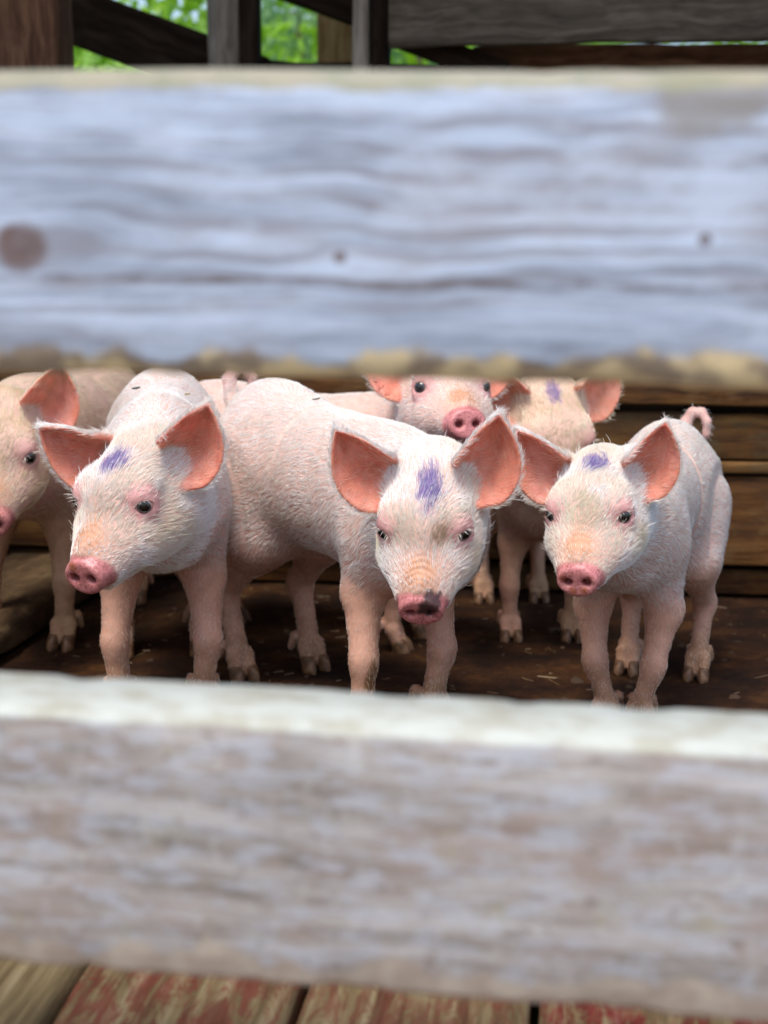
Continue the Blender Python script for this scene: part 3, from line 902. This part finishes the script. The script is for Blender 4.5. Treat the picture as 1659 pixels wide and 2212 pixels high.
# --- front fence: two thick weathered rails on posts
def mat_rail(name, cols, knots, groove, edge_top, edge_bot, blot):
    """rail: object X along, Z up. knots: (x, z, radius); edge colours show bare and mossy wood along the worn edges"""
    m, nt, b = new_mat(name)
    L_ = nt.links.new
    tc = N(nt, 'ShaderNodeTexCoord')
    sp = N(nt, 'ShaderNodeSeparateXYZ'); L_(tc.outputs['Object'], sp.inputs[0])
    def M(op, a, b_=None, c=None, clamp=False):
        n = N(nt, 'ShaderNodeMath', operation=op); n.use_clamp = clamp
        for i, x in enumerate((a, b_, c)):
            if x is None: continue
            if isinstance(x, (int, float)): n.inputs[i].default_value = x
            else: L_(x, n.inputs[i])
        return n.outputs[0]
    def noise(sc, det=6, ro=.6, vec=None, dist=0.):
        mp = N(nt, 'ShaderNodeMapping'); mp.inputs['Scale'].default_value = sc
        L_(vec or tc.outputs['Object'], mp.inputs[0])
        n = N(nt, 'ShaderNodeTexNoise'); n.inputs['Scale'].default_value = 1; n.inputs['Detail'].default_value = det; n.inputs['Roughness'].default_value = ro; n.inputs['Distortion'].default_value = dist
        L_(mp.outputs[0], n.inputs['Vector']); return n.outputs[0]
    def rng(x, lo, hi, a=0., b_=1.):
        r = N(nt, 'ShaderNodeMapRange'); r.interpolation_type = 'SMOOTHSTEP'
        r.inputs[1].default_value = lo; r.inputs[2].default_value = hi; r.inputs[3].default_value = a; r.inputs[4].default_value = b_
        L_(x, r.inputs[0]); return r.outputs[0]
    def mixc(f, c0, c1):
        x = N(nt, 'ShaderNodeMix', data_type='RGBA')
        L_(f, x.inputs[0])
        for k_, c in ((6, c0), (7, c1)):
            if isinstance(c, tuple): x.inputs[k_].default_value = c3(*c)
            else: L_(c, x.inputs[k_])
        return x.outputs[2]
    X, Z = sp.outputs[0], sp.outputs[2]
    # the grain flows round each knot
    zz = Z
    kn = None
    for kx, kz, kr in knots:
        dx, dz = M('SUBTRACT', X, kx), M('SUBTRACT', Z, kz)
        r2 = M('ADD', M('MULTIPLY', M('MULTIPLY', dx, dx), .16), M('MULTIPLY', dz, dz))
        w = M('DIVIDE', kr * kr * 1.6, M('ADD', r2, kr * kr * .9))
        zz = M('SUBTRACT', zz, M('MULTIPLY', dz, M('MULTIPLY', w, .75)))
        rr = M('SQRT', M('ADD', M('MULTIPLY', M('MULTIPLY', dx, dx), .7), M('MULTIPLY', dz, dz)))
        q = rng(M('ADD', rr, M('MULTIPLY', M('SUBTRACT', noise((70, 70, 70), 4), .5), kr * .7)), kr * .75, kr * 1.3, 1., 0.)
        kn = q if kn is None else M('MAXIMUM', kn, q)
    cb = N(nt, 'ShaderNodeCombineXYZ'); L_(X, cb.inputs[0]); L_(sp.outputs[1], cb.inputs[1]); L_(zz, cb.inputs[2])
    wob = noise((5, 9, 9), 3)
    z2 = M('ADD', zz, M('MULTIPLY', wob, .035))
    cb2 = N(nt, 'ShaderNodeCombineXYZ'); L_(X, cb2.inputs[0]); L_(sp.outputs[1], cb2.inputs[1]); L_(z2, cb2.inputs[2])
    g1 = noise((5, 70, 120), 6, .55, cb2.outputs[0]); g2 = noise((9, 300, 420), 4, .6, cb2.outputs[0])
    g3 = noise((14, 60, 60), 6, .65)
    gg = M('ADD', M('MULTIPLY', g1, .45), M('ADD', M('MULTIPLY', g2, .22), M('MULTIPLY', g3, .33)))
    rp = ramp(nt, [(.37, c3(*cols[0])), (.48, c3(*cols[1])), (.59, c3(*cols[2]))]); L_(gg, rp.inputs[0])
    out = rp.outputs[0]
    if knots:
        ring = M('MULTIPLY_ADD', M('SINE', M('ADD', M('MULTIPLY', z2, 520), M('MULTIPLY', noise((6, 20, 20), 3), 9))), .5, .5)
        rk = M('MULTIPLY', rng(ring, .45, .95), rng(noise((4, 12, 12), 3),   .42, .60, .12, .75))
        out = mixc(rk, out, (.19, .18, .20))
    for (c, sc, lo, hi, am) in blot:
        out = mixc(rng(noise(sc, 7, .65), lo, hi, 0, am), out, c)
    if groove is not None:
        gz, gx = groove
        dzl = M('ABSOLUTE', M('SUBTRACT', M('ADD', Z, M('MULTIPLY', noise((6, 1, 1), 5), .014)), gz + .007))
        gm = M('MULTIPLY', rng(dzl, .0006, .0032, 1, 0), rng(M('ADD', X, M('MULTIPLY', noise((14, 1, 1), 3), .2)), gx, gx + .16))
        out = mixc(M('MULTIPLY', gm, rng(noise((30, 1, 1), 4), .35, .65, .25, .85)), out, (.09, .065, .06))
    if kn is not None:
        out = mixc(M('MULTIPLY', kn, rng(noise((50, 50, 90), 5), .3, .7, .7, 1.)), out, mixc(noise((70, 70, 120), 4), (.06, .030, .022), (.16, .095, .075)))
    if knots:
        sx_, sz_ = M('MULTIPLY', M('SUBTRACT', X, .150), 1 / .030), M('MULTIPLY', M('SUBTRACT', Z, .060), 1 / .018)
        sr = M('ADD', M('SQRT', M('ADD', M('MULTIPLY', sx_, sx_), M('MULTIPLY', sz_, sz_))), M('MULTIPLY', M('SUBTRACT', noise((40, 40, 40), 4), .5), 1.0))
        out = mixc(rng(sr, .6, 1.15, .75, 0), out, (.20, .18, .155))
    if edge_top:
        zt, c, band = edge_top
        e = rng(M('ADD', Z, M('MULTIPLY', M('SUBTRACT', noise((30, 30, 30), 5), .5), band * 1.2)), zt - band, zt - band * .6)
        out = mixc(M('MULTIPLY', e, .9), out, mixc(rng(noise((32, 44, 44), 6), .36, .60), c[0], c[1]))
    if edge_bot:
        zb, c, band = edge_bot
        e = rng(M('ADD', Z, M('MULTIPLY', M('SUBTRACT', noise((17, 10, 10), 5, .6), .56), band * 6.5)), zb + band * 1.1, zb + band * .5)
        out = mixc(M('MULTIPLY', e, .9), out, mixc(rng(noise((40, 60, 60), 5), .4, .62), c[0], c[1]))
    L_(out, b.inputs['Base Color'])
    b.inputs['Roughness'].default_value = .78; b.inputs['Specular IOR Level'].default_value = .3
    bp = N(nt, 'ShaderNodeBump'); bp.inputs['Strength'].default_value = .45; bp.inputs['Distance'].default_value = .002
    L_(gg, bp.inputs['Height']); L_(bp.outputs[0], b.inputs['Normal'])
    return m

fence = link("fence", None, loc=pen(0, .045))
fence.rotation_euler = (0, 0, -YAW)
tag(fence, "weathered grey timber fence of two thick rails in front of the piglets", "fence")
M_UP = mat_rail("rail_grey", [(.145, .16, .195), (.30, .35, .44), (.47, .55, .68)], [(-.182, -.011, .0115), (-.022, -.014, .0030), (.150, -.004, .0024)],
                (-.026, -.18), (.0725, ((.26, .26, .17), (.34, .31, .22)), .010), (-.074, ((.22, .155, .09), (.62, .48, .25)), .010),
                [((.30, .295, .32), (7, 14, 18), .46, .66, .6), ((.47, .54, .66), (9, 18, 22), .50, .66, .7), ((.22, .21, .22), (18, 30, 60), .58, .72, .5)])
M_LO = mat_rail("rail_worn", [(.14, .12, .10), (.27, .245, .225), (.39, .37, .36)], [],
                None, (.071, ((.40, .40, .33), (.52, .56, .52)), .006), (-.071, ((.30, .24, .19), (.40, .34, .27)), .012),
                [((.27, .20, .165), (12, 18, 26), .46, .64, .6), ((.37, .39, .44), (40, 80, 130), .46, .62, .65), ((.42, .41, .40), (110, 60, 60), .54, .68, .5), ((.30, .28, .19), (40, 30, 36), .56, .70, .5), ((.13, .10, .08), (60, 60, 110), .56, .68, .6)])
me = plank_mesh("rail", 1.7, .148, .09, M_UP, seed=3, seg=140, rnd=.011, wob=.003, chip=.010, chip_scale=26)
o = link("rail", me, fence, (0, 0, .5955)); o.rotation_euler = (0, R(.4), 0)
me = plank_mesh("rail", 1.7, .142, .070, M_LO, seed=8, seg=240, rnd=.005, wob=.0016, chip=.004, chip_scale=75)
o = link("rail", me, fence, (0, -.010, .2768)); o.rotation_euler = (0, R(.9), 0)
M_POST = mat_wood("post_grey", (.09, .08, .08), (.22, .21, .21), (.36, .35, .35), seed=3)
for sx in (-.66, .66):
    o = link("post", plank_mesh("post", 1.05, .10, .09, M_POST, seed=12, rnd=.008), fence)
    axes(o, (sx, .092, -.16), (sx, .092, .89), (1, 0, 0))

# --- back wall of the pen
M_BACK = [mat_wood("wall_brown", (.028, .010, .003), (.088, .034, .008), (.18, .080, .020), grain=1.0, patch=(.05, .028, .016), patch_amt=.6, moss=((.18, .105, .04), .5), seed=2, bump=1.0),
          mat_wood("wall_tan", (.045, .018, .005), (.13, .058, .014), (.24, .12, .035), grain=.8, patch=(.07, .04, .02), patch_amt=.6, moss=((.10, .10, .05), .4), seed=9)]
M_SHADE_BLACK = mat_wood("timber_shade_black", (.008, .005, .004), (.017, .011, .008), (.034, .024, .017), seed=4)  # near-black wood: backlit shade of the shed timbers put into the colour
WALL_W = 1.99
wall = tag(link("pen_wall", None), "brown plank wall at the back of the pen behind the piglets", "wall")
rows = [(.003, .050, .030, 0), (.062, .222, .0, 0), (.226, .246, -.010, 1), (.250, .330, .004, 1), (.345, .395, -.020, 0), (.400, .52, .006, 0)]
for k_, (z0, z1, dw, mi) in enumerate(rows):
    x = -1.5
    while x < 1.3:
        L = 2.6 if k_ in (1, 4) else 1.4 + .3 * random.random()
        o = link("plank", plank_mesh("wall_board", L - .006, z1 - z0, .028, M_BACK[mi], seed=60 + k_ * 5 + int(x * 3), seg=30, rnd=.004, wob=.0025, chip=.006), wall)
        axes(o, pen(x, WALL_W + dw, (z0 + z1) / 2), pen(x + L - .006, WALL_W + dw, (z0 + z1) / 2))
        x += L
for u in (-1.2, -.35, .95):
    o = link("post", plank_mesh("wall_post", .75, .09, .07, M_SHADE_BLACK, seed=31, rnd=.005), wall)
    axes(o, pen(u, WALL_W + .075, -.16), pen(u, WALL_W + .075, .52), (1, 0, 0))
o = link("backing_board", plank_mesh("wall_back", 3.1, .62, .02, M_SHADE_BLACK, seed=33, seg=20), wall)
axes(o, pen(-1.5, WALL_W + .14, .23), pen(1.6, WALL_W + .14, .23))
# ------------------------------------------------------------------ the piglets
FEET = [(.055, -.15), (-.055, -.15), (.055, .17), (-.055, .17)]
GROUP = "piglets crowded together in the pen"
def local(root, yaw, x, y, z):
    a = R(yaw); dx, dy = x - root[0], y - root[1]
    return (dx * math.cos(a) + dy * math.sin(a), -dx * math.sin(a) + dy * math.cos(a), z)

def pig(root, yaw, S, head_xyz, head_ypr, hs, label, **kw):
    spec = dict(feet=FEET, hairs=42000)
    spec.update(kw)
    spec['head'] = (local(root, yaw, *head_xyz), (head_ypr[0] - yaw, head_ypr[1], head_ypr[2]), hs)
    o = make_piglet("piglet", (root[0], root[1], 0), yaw, S, spec)
    tag(o, label, "piglet", GROUP)
    return o

CURL = [(0, .262, .345), (0, .290, .368), (.002, .300, .394), (.012, .302, .410), (.027, .300, .411), (.037, .297, .396), (.036, .298, .376), (.030, .304, .366)]
PIGS = []
def build_pigs(sel="ABCDEF"):
    if "A" in sel:
        pig((-.300, 2.08), 7, 1.06, (-.294, 1.79, .315), (-28, 28, -1), 1.0,
            "piglet with head turned aside, purple mark on forehead, beside the wooden block", seed=1,
            ears=[(1, (-14, 16, 28), 1.0, 1, 1), (-1, (-14, 26, -22), 1.08, 1, 1)], snout_dirt=[(-.010, .014, .006, (.40, .13, .04), .7)], face_dirt=[(.05, -.03, -.03, .04, (.66, .56, .36), .5)], mark=((-.000, -.012, .06), (.021, .025, .04)), feet=[(.047, -.15), (-.053, -.15), (.050, .17), (-.068, .17)], hairs=85000)
    if "B" in sel:
        pig((-.058, 2.0), 33, 1.05, (.0495, 1.70, .3065), (-9, 42, -2), .93,
            "piglet with lowered head and dark mud on its snout, standing in the middle", seed=2,
            drop=.034, belly=.014, ears=[(1, (-30, 4, 15), 1.08, 1, 1), (-1, (-31, 10, -8), 1.08, 1, 1)], feet=[(.040, -.15), (-.060, -.15), (.055, .17), (-.055, .17)], mark=((.007, -.004, .06), (.017, .036, .05)), tail=CURL, hairs=85000,
            snout_dirt=[(.010, .010, .016, (.035, .022, .022), .93)],
            stain=[((-.060, -.168, .085), (.011, .012, .030), (.20, .09, .02), .85)],
            face_dirt=[(.018, -.052, .022, .014, (.30, .20, .07), .8), (-.05, -.03, -.03, .035, (.62, .52, .26), .6), (.045, -.05, -.03, .03, (.66, .55, .30), .5)])
    if "C" in sel:
        pig((.349, 2.013), -20, .90, (.2395, 1.73, .311), (-21, 26, -3), .87,
            "piglet with curled tail and a purple mark between its ears, nearest the bare wall", seed=3,
            fat=.94, belly=.024, ears=[(1, (-13, 9, 26), 1.0, 1, 1), (-1, (-15, 8, -6), 1.05, 1, 1)], feet=[(.024, -.15), (-.024, -.15), (.055, .17), (-.055, .17)], snout_dirt=[(-.006, -.012, .006, (.35, .10, .03), .8), (.008, -.011, .006, (.35, .10, .03), .8), (.016, .004, .005, (.30, .07, .04), .7), (-.017, .006, .006, (.30, .07, .04), .7)],
            face_dirt=[(.0, -.06, .03, .03, (.74, .68, .45), .5), (.045, -.03, -.03, .035, (.66, .56, .34), .5)], mark=((.0, .018, .06), (.021, .022, .04)), tail=CURL, hairs=85000)
    if "D" in sel:
        pig((-.515, 2.465), -10, 1.05, (-.534, 2.12, .329), (5, 30, 0), 1.05,
            "dirty yellowish piglet cut off by the picture edge behind the wooden block", seed=4, h=.003,
            ears=[(1, (-20, 0, 10), 1.0, 1, 1), (-1, (-20, 0, 10), 1.0, 1, 1)], dirty=.4, yellow=.95, hair=(.80, .74, .58), hairs=30000)
    if "E" in sel:
        pig((-.11, 2.38), 72, .98, (.086, 2.17, .402), (12, 0, 0), .97,
            "piglet raising its snout over the back of the middle piglet", seed=5, h=.003,
            ears=[(1, (0, 15, 10), 1.0, 1, 1), (-1, (0, 20, 10), 1.0, 1, 1)], hairs=30000)
    if "F" in sel:
        pig((.235, 2.50), 5, .88, (.243, 2.23, .345), (10, 45, -5), .98,
            "yellowish piglet at the back with bowed head and purple mark, half hidden", seed=6, h=.003,
            ears=[(1, (-35, 10, 10), 1.0, 1, 1), (-1, (-35, 10, 10), 1.0, 1, 1)], mark=((-.0, .03, .06), (.014, .026, .03)), dirty=.25, yellow=.95, hair=(.86, .80, .62), hairs=30000)
build_pigs()

# small things lying on the piglets' backs
def flake(name, label, cat, pig_name, x, y, size, color, spin):
    V = BODY[pig_name]
    r = np.hypot(V[:, 0] - x, V[:, 1] - y)
    z = V[r < .006, 2].max() + .0035
    o_ = bpy.data.objects[pig_name]
    a = o_.rotation_euler.z
    wx, wy = o_.location.x + x * math.cos(a) - y * math.sin(a), o_.location.y + x * math.sin(a) + y * math.cos(a)
    L, W = size
    top, bot = [], []
    for i in range(12):
        t = 2 * math.pi * i / 12
        px, py = math.cos(t) * L / 2, math.sin(t) * W / 2 * (1 - .35 * math.cos(t))
        h = .18 * px * px / L * 2 + abs(py) * .3
        top.append((px, py, h + .0006)); bot.append((px, py, h - .0004))
    me = bpy.data.meshes.new(name)
    n_ = 12
    me.from_pydata(top + bot, [], [tuple(range(n_)), tuple(range(2 * n_ - 1, n_ - 1, -1))] + [(i, i + n_, (i + 1) % n_ + n_, (i + 1) % n_) for i in range(n_)])
    m, nt, b = new_mat(name + "_dry"); b.inputs['Roughness'].default_value = .6
    tc = N(nt, 'ShaderNodeTexCoord'); n1 = N(nt, 'ShaderNodeTexNoise'); n1.inputs['Scale'].default_value = 300
    nt.links.new(tc.outputs['Object'], n1.inputs['Vector'])
    rp = ramp(nt, [(.35, c3(*[c * .6 for c in color])), (.65, c3(*color))]); nt.links.new(n1.outputs[0], rp.inputs[0]); nt.links.new(rp.outputs[0], b.inputs['Base Color'])
    me.materials.append(m)
    o = link(name, me, loc=(wx, wy, z)); o.rotation_euler = (.1, -.12, spin)
    return tag(o, label, cat)
flake("leaf_fragment", "dark leaf fragment lying on the back of the piglet turned aside", "leaf", "piglet", -.035, .03, (.015, .007), (.035, .045, .03), 1.0)
flake("seed_husk", "small yellow husk stuck on the shoulders of the piglet turned aside", "husk", "piglet", .035, -.10, (.008, .006), (.42, .30, .10), .4)
flake("leaf_fragment", "tiny dry leaf bit on the rump of the middle piglet", "leaf", "piglet.001", .0, .06, (.013, .005), (.12, .12, .08), .7)
# ------------------------------------------------------------------ left side of the pen: sill beam and side boards
M_SILL = mat_wood("sill_muddy", (.028, .016, .008), (.085, .05, .024), (.17, .11, .055), grain=.5, patch=(.06, .035, .018), patch_amt=.7, moss=((.20, .14, .07), .5), bump=1.0, seed=5)
sill = link("sill_beam", plank_mesh("sill_beam", 1.35, .052, .21, M_SILL, seed=71, seg=60, rnd=.010, wob=.008, chip=.014, chip_scale=18))
axes(sill, pen(-.835, .62, .027), pen(-.835, 1.96, .027))
tag(sill, "muddy wooden sill beam lying on the floor beneath the cut-off piglet", "beam")
side = tag(link("side_wall", None), "dark plank side wall of the pen at the picture's left edge", "wall")
for k_, (z0, z1, du) in enumerate([(.115, .155, .03), (.165, .30, .0), (.31, .44, .01), (.45, .55, .0)]):
    o = link("plank", plank_mesh("side_board", 1.9, z1 - z0, .028, M_BACK[k_ % 2 == 0], seed=80 + k_, seg=30, wob=.003, chip=.008), side)
    axes(o, pen(-.985 + du, .06, (z0 + z1) / 2), pen(-.985 + du, 1.95, (z0 + z1) / 2))
for w in (.10, .95, 1.9):
    o = link("post", plank_mesh("side_post", .72, .08, .08, M_SHADE_BLACK, seed=90, rnd=.005), side)
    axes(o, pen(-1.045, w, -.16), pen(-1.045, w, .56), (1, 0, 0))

# ------------------------------------------------------------------ open timber shed behind and above the pen
M_RED = mat_wood("post_redbrown", (.035, .014, .007), (.10, .045, .022), (.19, .10, .055), seed=6, patch=(.06, .025, .014), patch_amt=.5)
M_GREYB = mat_wood("board_grey_brown", (.04, .030, .022), (.095, .076, .056), (.17, .14, .11), seed=7, patch=(.06, .045, .032), patch_amt=.6)
M_GREYL = mat_wood("post_silver", (.10, .085, .07), (.22, .19, .16), (.36, .32, .27), seed=8)
M_TAN = mat_wood("post_tan", (.20, .12, .04), (.34, .22, .09), (.46, .33, .16), seed=11)
shed = tag(link("shed", None), "dark open timber shed with posts, braces and boards behind the pen", "shed")
def stick(name, p, q, hz, ty, mat, seed, up=(0, 0, 1)):
    p, q = pen(*p), pen(*q)
    o = link(name, plank_mesh(name, (q - p).length, hz, ty, mat, seed=seed, rnd=.005, wob=.003, chip=.006), shed)
    axes(o, p, q, up)
    return o
fu = tuple(UX)
c35 = tuple((UX * math.cos(R(38)) + UY * math.sin(R(38))))
stick("post", (-.935, 2.16, -.16), (-.935, 2.16, 1.72), .125, .11, M_RED, 101, fu)
stick("post", (-.658, 2.58, -.16), (-.664, 2.58, 1.72), .062, .055, M_GREYL, 102, c35)
stick("post", (-.600, 2.585, -.16), (-.612, 2.585, 1.72), .040, .05, M_SHADE_BLACK, 112, fu)  # shaded face of the silver post, drawn as its own black strip
stick("post", (-.350, 2.46, -.16), (-.352, 2.46, 1.72), .034, .05, M_GREYL, 103, fu)
stick("post", (-.316, 2.47, -.16), (-.316, 2.47, 1.72), .036, .06, M_SHADE_BLACK, 104, fu)
stick("post", (-.518, 3.2, -.16), (-.518, 3.2, 1.72), .088, .08, M_TAN, 105, fu)
stick("post", (1.15, 2.42, -.16), (1.15, 2.42, 1.72), .10, .10, M_RED, 106, fu)
stick("brace", (-1.55, 2.64, 1.312), (-.60, 2.64, .962), .122, .05, M_SHADE_BLACK, 107)
stick("brace", (-.95, 2.60, 1.335), (-.325, 2.60, 1.108), .100, .05, M_SHADE_BLACK, 108)
stick("beam", (-.66, 2.66, .972), (1.4, 2.66, .90), .09, .06, M_SHADE_BLACK, 109)
stick("board", (-.285, 2.36, 1.083), (1.5, 2.36, 1.095), .165, .03, M_GREYB, 110)
stick("board", (-.285, 2.34, 1.255), (1.5, 2.34, 1.265), .16, .03, M_GREYB, 113)
stick("board", (-.13, 2.50, .990), (1.5, 2.50, .985), .062, .035, M_RED, 111)
stick("brace", (-.29, 2.43, 1.04), (-.06, 2.43, .955), .05, .04, M_SHADE_BLACK, 114)
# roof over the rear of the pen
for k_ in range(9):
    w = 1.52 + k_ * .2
    o = link("roof_board", plank_mesh("roof_board", 3.6, .192, .022, M_SHADE_BLACK, seed=120 + k_, seg=12), shed)
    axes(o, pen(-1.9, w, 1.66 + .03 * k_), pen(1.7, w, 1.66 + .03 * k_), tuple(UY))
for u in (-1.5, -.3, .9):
    stick("rafter", (u, 1.45, 1.60), (u, 3.3, 1.86), .07, .05, M_SHADE_BLACK, 140 + int(u * 10))

# ------------------------------------------------------------------ greenery beyond
gx, gy = np.linspace(-16, 16, 60), np.linspace(0, 24, 40)
GX, GY = np.meshgrid(gx, gy, indexing='ij')
PT = np.stack([GX.ravel(), GY.ravel(), np.zeros(GX.size)], 1)
GZ = -.2 + 4.2 * sstep(0, 16, PT[:, 1]) * (.75 + .4 * fbm(PT, .35, 5)) + .35 * (fbm(PT, 1.6, 8) - .5) * sstep(0, 2, PT[:, 1])
me = bpy.data.meshes.new("bank")
k40 = 40
me.from_pydata([tuple(pen(-1 + x, 6.9 + y, z)) for x, y, z in zip(PT[:, 0], PT[:, 1], GZ)], [],
               [(i * k40 + j, (i + 1) * k40 + j, (i + 1) * k40 + j + 1, i * k40 + j + 1) for i in range(59) for j in range(39)])
m_bank, nt, b = new_mat("bank_grass")
tc = N(nt, 'ShaderNodeTexCoord'); n1 = N(nt, 'ShaderNodeTexNoise'); n1.inputs['Scale'].default_value = 7; n1.inputs['Detail'].default_value = 9
nt.links.new(tc.outputs['Object'], n1.inputs['Vector'])
rp = ramp(nt, [(.35, c3(.05, .14, .012)), (.5, c3(.12, .28, .02)), (.66, c3(.24, .42, .05))])
nt.links.new(n1.outputs[0], rp.inputs[0]); nt.links.new(rp.outputs[0], b.inputs['Base Color']); b.inputs['Roughness'].default_value = .8
bp = N(nt, 'ShaderNodeBump'); bp.inputs['Distance'].default_value = .15; nt.links.new(n1.outputs[0], bp.inputs['Height']); nt.links.new(bp.outputs[0], b.inputs['Normal'])
me.materials.append(m_bank); me.polygons.foreach_set('use_smooth', [True] * len(me.polygons))
tag(link("hillside", me), kind="structure")
def mat_leaf(name, c0, c1):
    m, nt, b = new_mat(name)
    at = N(nt, 'ShaderNodeAttribute', attribute_name='shade')
    rp = ramp(nt, [(0, c3(*c0)), (1, c3(*c1))])
    nt.links.new(at.outputs['Fac'], rp.inputs[0]); nt.links.new(rp.outputs[0], b.inputs['Base Color'])
    b.inputs['Roughness'].default_value = .45
    b.inputs['Transmission Weight'].default_value = 0
    tr = N(nt, 'ShaderNodeBsdfTranslucent'); nt.links.new(rp.outputs[0], tr.inputs[0])
    ms = N(nt, 'ShaderNodeMixShader'); ms.inputs[0].default_value = .4
    nt.links.new(b.outputs[0], ms.inputs[1]); nt.links.new(tr.outputs[0], ms.inputs[2])
    nt.links.new(ms.outputs[0], nt.nodes['Material Output'].inputs[0])
    return m
M_LEAF = [mat_leaf("leaf_bright", (.14, .34, .01), (.40, .70, .04)), mat_leaf("leaf_pale", (.14, .32, .12), (.36, .58, .28))]
M_BARK = mat_wood("bark", (.03, .02, .015), (.07, .05, .035), (.12, .09, .06), seed=15)
def shrub(label, u, w, rad, hgt, n, leaf, mat, seed):
    rng = np.random.default_rng(seed)
    root = tag(link("shrub", None, loc=pen(u, w, -.16)), label, "shrub", "shrubs beyond the shed")
    cl = rng.normal(0, 1, (26, 3)); cl /= np.linalg.norm(cl, axis=1)[:, None]
    cl = cl * (.45 + .5 * rng.random((26, 1))) * np.array((rad, rad * .7, hgt / 2)) + np.array((0, 0, hgt / 2))
    cl[:, 2] = np.maximum(cl[:, 2], .1)
    k = rng.integers(0, 26, n)
    c = cl[k] + rng.normal(0, .23, (n, 3)) * rad * .75
    c[:, 2] = np.abs(c[:, 2])
    a = rng.normal(0, 1, (n, 3)); a /= np.linalg.norm(a, axis=1)[:, None]
    a[:, 2] -= .3
    bb = rng.normal(0, 1, (n, 3)); bb = np.cross(a, bb); bb /= np.linalg.norm(bb, axis=1)[:, None]
    L = leaf * (.6 + .8 * rng.random(n))[:, None]
    nn = np.cross(a, bb)
    V = np.stack([c - a * L * .5, c + bb * L * .24 + nn * L * .06, c + a * L * .5, c - bb * L * .24 + nn * L * .06], 1).reshape(-1, 3)
    me = bpy.data.meshes.new("shrub_foliage")
    q = np.arange(n * 4).reshape(-1, 4)
    me.from_pydata(V.tolist(), [], np.concatenate([q[:, [0, 1, 2]], q[:, [0, 2, 3]]]).tolist())
    at = me.attributes.new('shade', 'FLOAT', 'POINT')
    at.data.foreach_set('value', np.repeat(np.clip(rng.random(n) * .7 + .3 * (c[:, 2] / hgt), 0, 1), 4).astype(np.float32))
    me.materials.append(mat)
    link("foliage", me, root)
    for s_ in range(4):
        e = cl[rng.integers(0, 26)]
        o = link("stem", plank_mesh("stem", float(np.linalg.norm(e)), .03, .03, M_BARK, seed=seed + s_, seg=8, rnd=.01, wob=.01), root)
        axes(o, (0, 0, 0), tuple(e))
    return root
shrub("bright green shrub seen between the dark brace and the silver post", -1.75, 5.2, .9, 2.5, 5200, .075, M_LEAF[0], 1)
shrub("pale blue-green bush beside the tan post", -.95, 6.4, .8, 2.6, 5200, .06, M_LEAF[1], 2)
shrub("low green bush showing under the grey board", -.35, 5.0, .8, 1.75, 3600, .075, M_LEAF[0], 3)
shrub("green bush showing through the slit beneath the grey board", .75, 6.8, .9, 1.9, 3600, .075, M_LEAF[0], 4)
shrub("tall leafy shrub beyond the red-brown post", -2.9, 6.5, 1.1, 3.0, 5200, .08, M_LEAF[0], 5)
# ------------------------------------------------------------------ litter on the floor
m_straw, nt, b = new_mat("straw"); b.inputs['Roughness'].default_value = .6
oi = N(nt, 'ShaderNodeTexCoord'); n1 = N(nt, 'ShaderNodeTexNoise'); n1.inputs['Scale'].default_value = 9
nt.links.new(oi.outputs['Object'], n1.inputs['Vector'])
rp = ramp(nt, [(.3, c3(.04, .02, .01)), (.55, c3(.12, .07, .03)), (.72, c3(.32, .23, .11))]); nt.links.new(n1.outputs[0], rp.inputs[0]); nt.links.new(rp.outputs[0], b.inputs['Base Color'])
rng = np.random.default_rng(5)
vs, fs = [], []
for i in range(480):
    c = np.array(pen(rng.uniform(-.7, .8), rng.uniform(.55, 1.95), .0015))
    a = rng.uniform(0, math.pi); L = rng.uniform(.006, .035) * (.5 if i % 3 else 1); w = rng.uniform(.0006, .0013)
    dx = np.array((math.cos(a), math.sin(a), rng.uniform(-.06, .10))) * L / 2; dy = np.array((-math.sin(a), math.cos(a), 0)) * w
    c[2] += abs(dx[2])
    k = len(vs)
    for sgn in (-1, 1):
        for o2, z2 in ((-1, 0), (1, 0), (0, w * 1.6)):
            vs.append(tuple(c + dx * sgn + dy * o2 + np.array((0, 0, z2))))
    fs += [(k, k + 1, k + 4, k + 3), (k + 1, k + 2, k + 5, k + 4), (k + 2, k, k + 3, k + 5), (k, k + 2, k + 1), (k + 3, k + 4, k + 5)]
me = bpy.data.meshes.new("straw"); me.from_pydata(vs, [], fs); me.materials.append(m_straw)
tag(link("straw", me), "loose bits of straw scattered over the pen floor", "straw", kind="stuff")
m_clod, nt, b = new_mat("clod"); b.inputs['Roughness'].default_value = .9
b.inputs['Base Color'].default_value = c3(.05, .026, .012)
vs, fs = [], []
for i in range(420):
    c = np.array(pen(rng.uniform(-.7, .85), rng.uniform(.5, 1.97), -.001)); r = rng.uniform(.002, .008) * (1.6 if i % 9 == 0 else 1)
    k = len(vs)
    for (x, y, z) in ((1, 0, .2), (.3, .95, .15), (-.8, .6, .2), (-.8, -.6, .1), (.3, -.95, .2), (.4, .1, .75), (-.3, .2, .8)):
        vs.append(tuple(c + r * np.array((x, y, z)) * rng.uniform(.7, 1.3, 3)))
    fs += [(k, k + 1, k + 5), (k + 1, k + 6, k + 5), (k + 1, k + 2, k + 6), (k + 2, k + 3, k + 6), (k + 3, k + 4, k + 5), (k + 3, k + 5, k + 6), (k + 4, k, k + 5)]
me = bpy.data.meshes.new("dirt_clods"); me.from_pydata(vs, [], fs); me.materials.append(m_clod)
me.polygons.foreach_set('use_smooth', [True] * len(me.polygons))
tag(link("dirt", me), "crumbs of dark muck trodden into the pen floor", "dirt", kind="stuff")
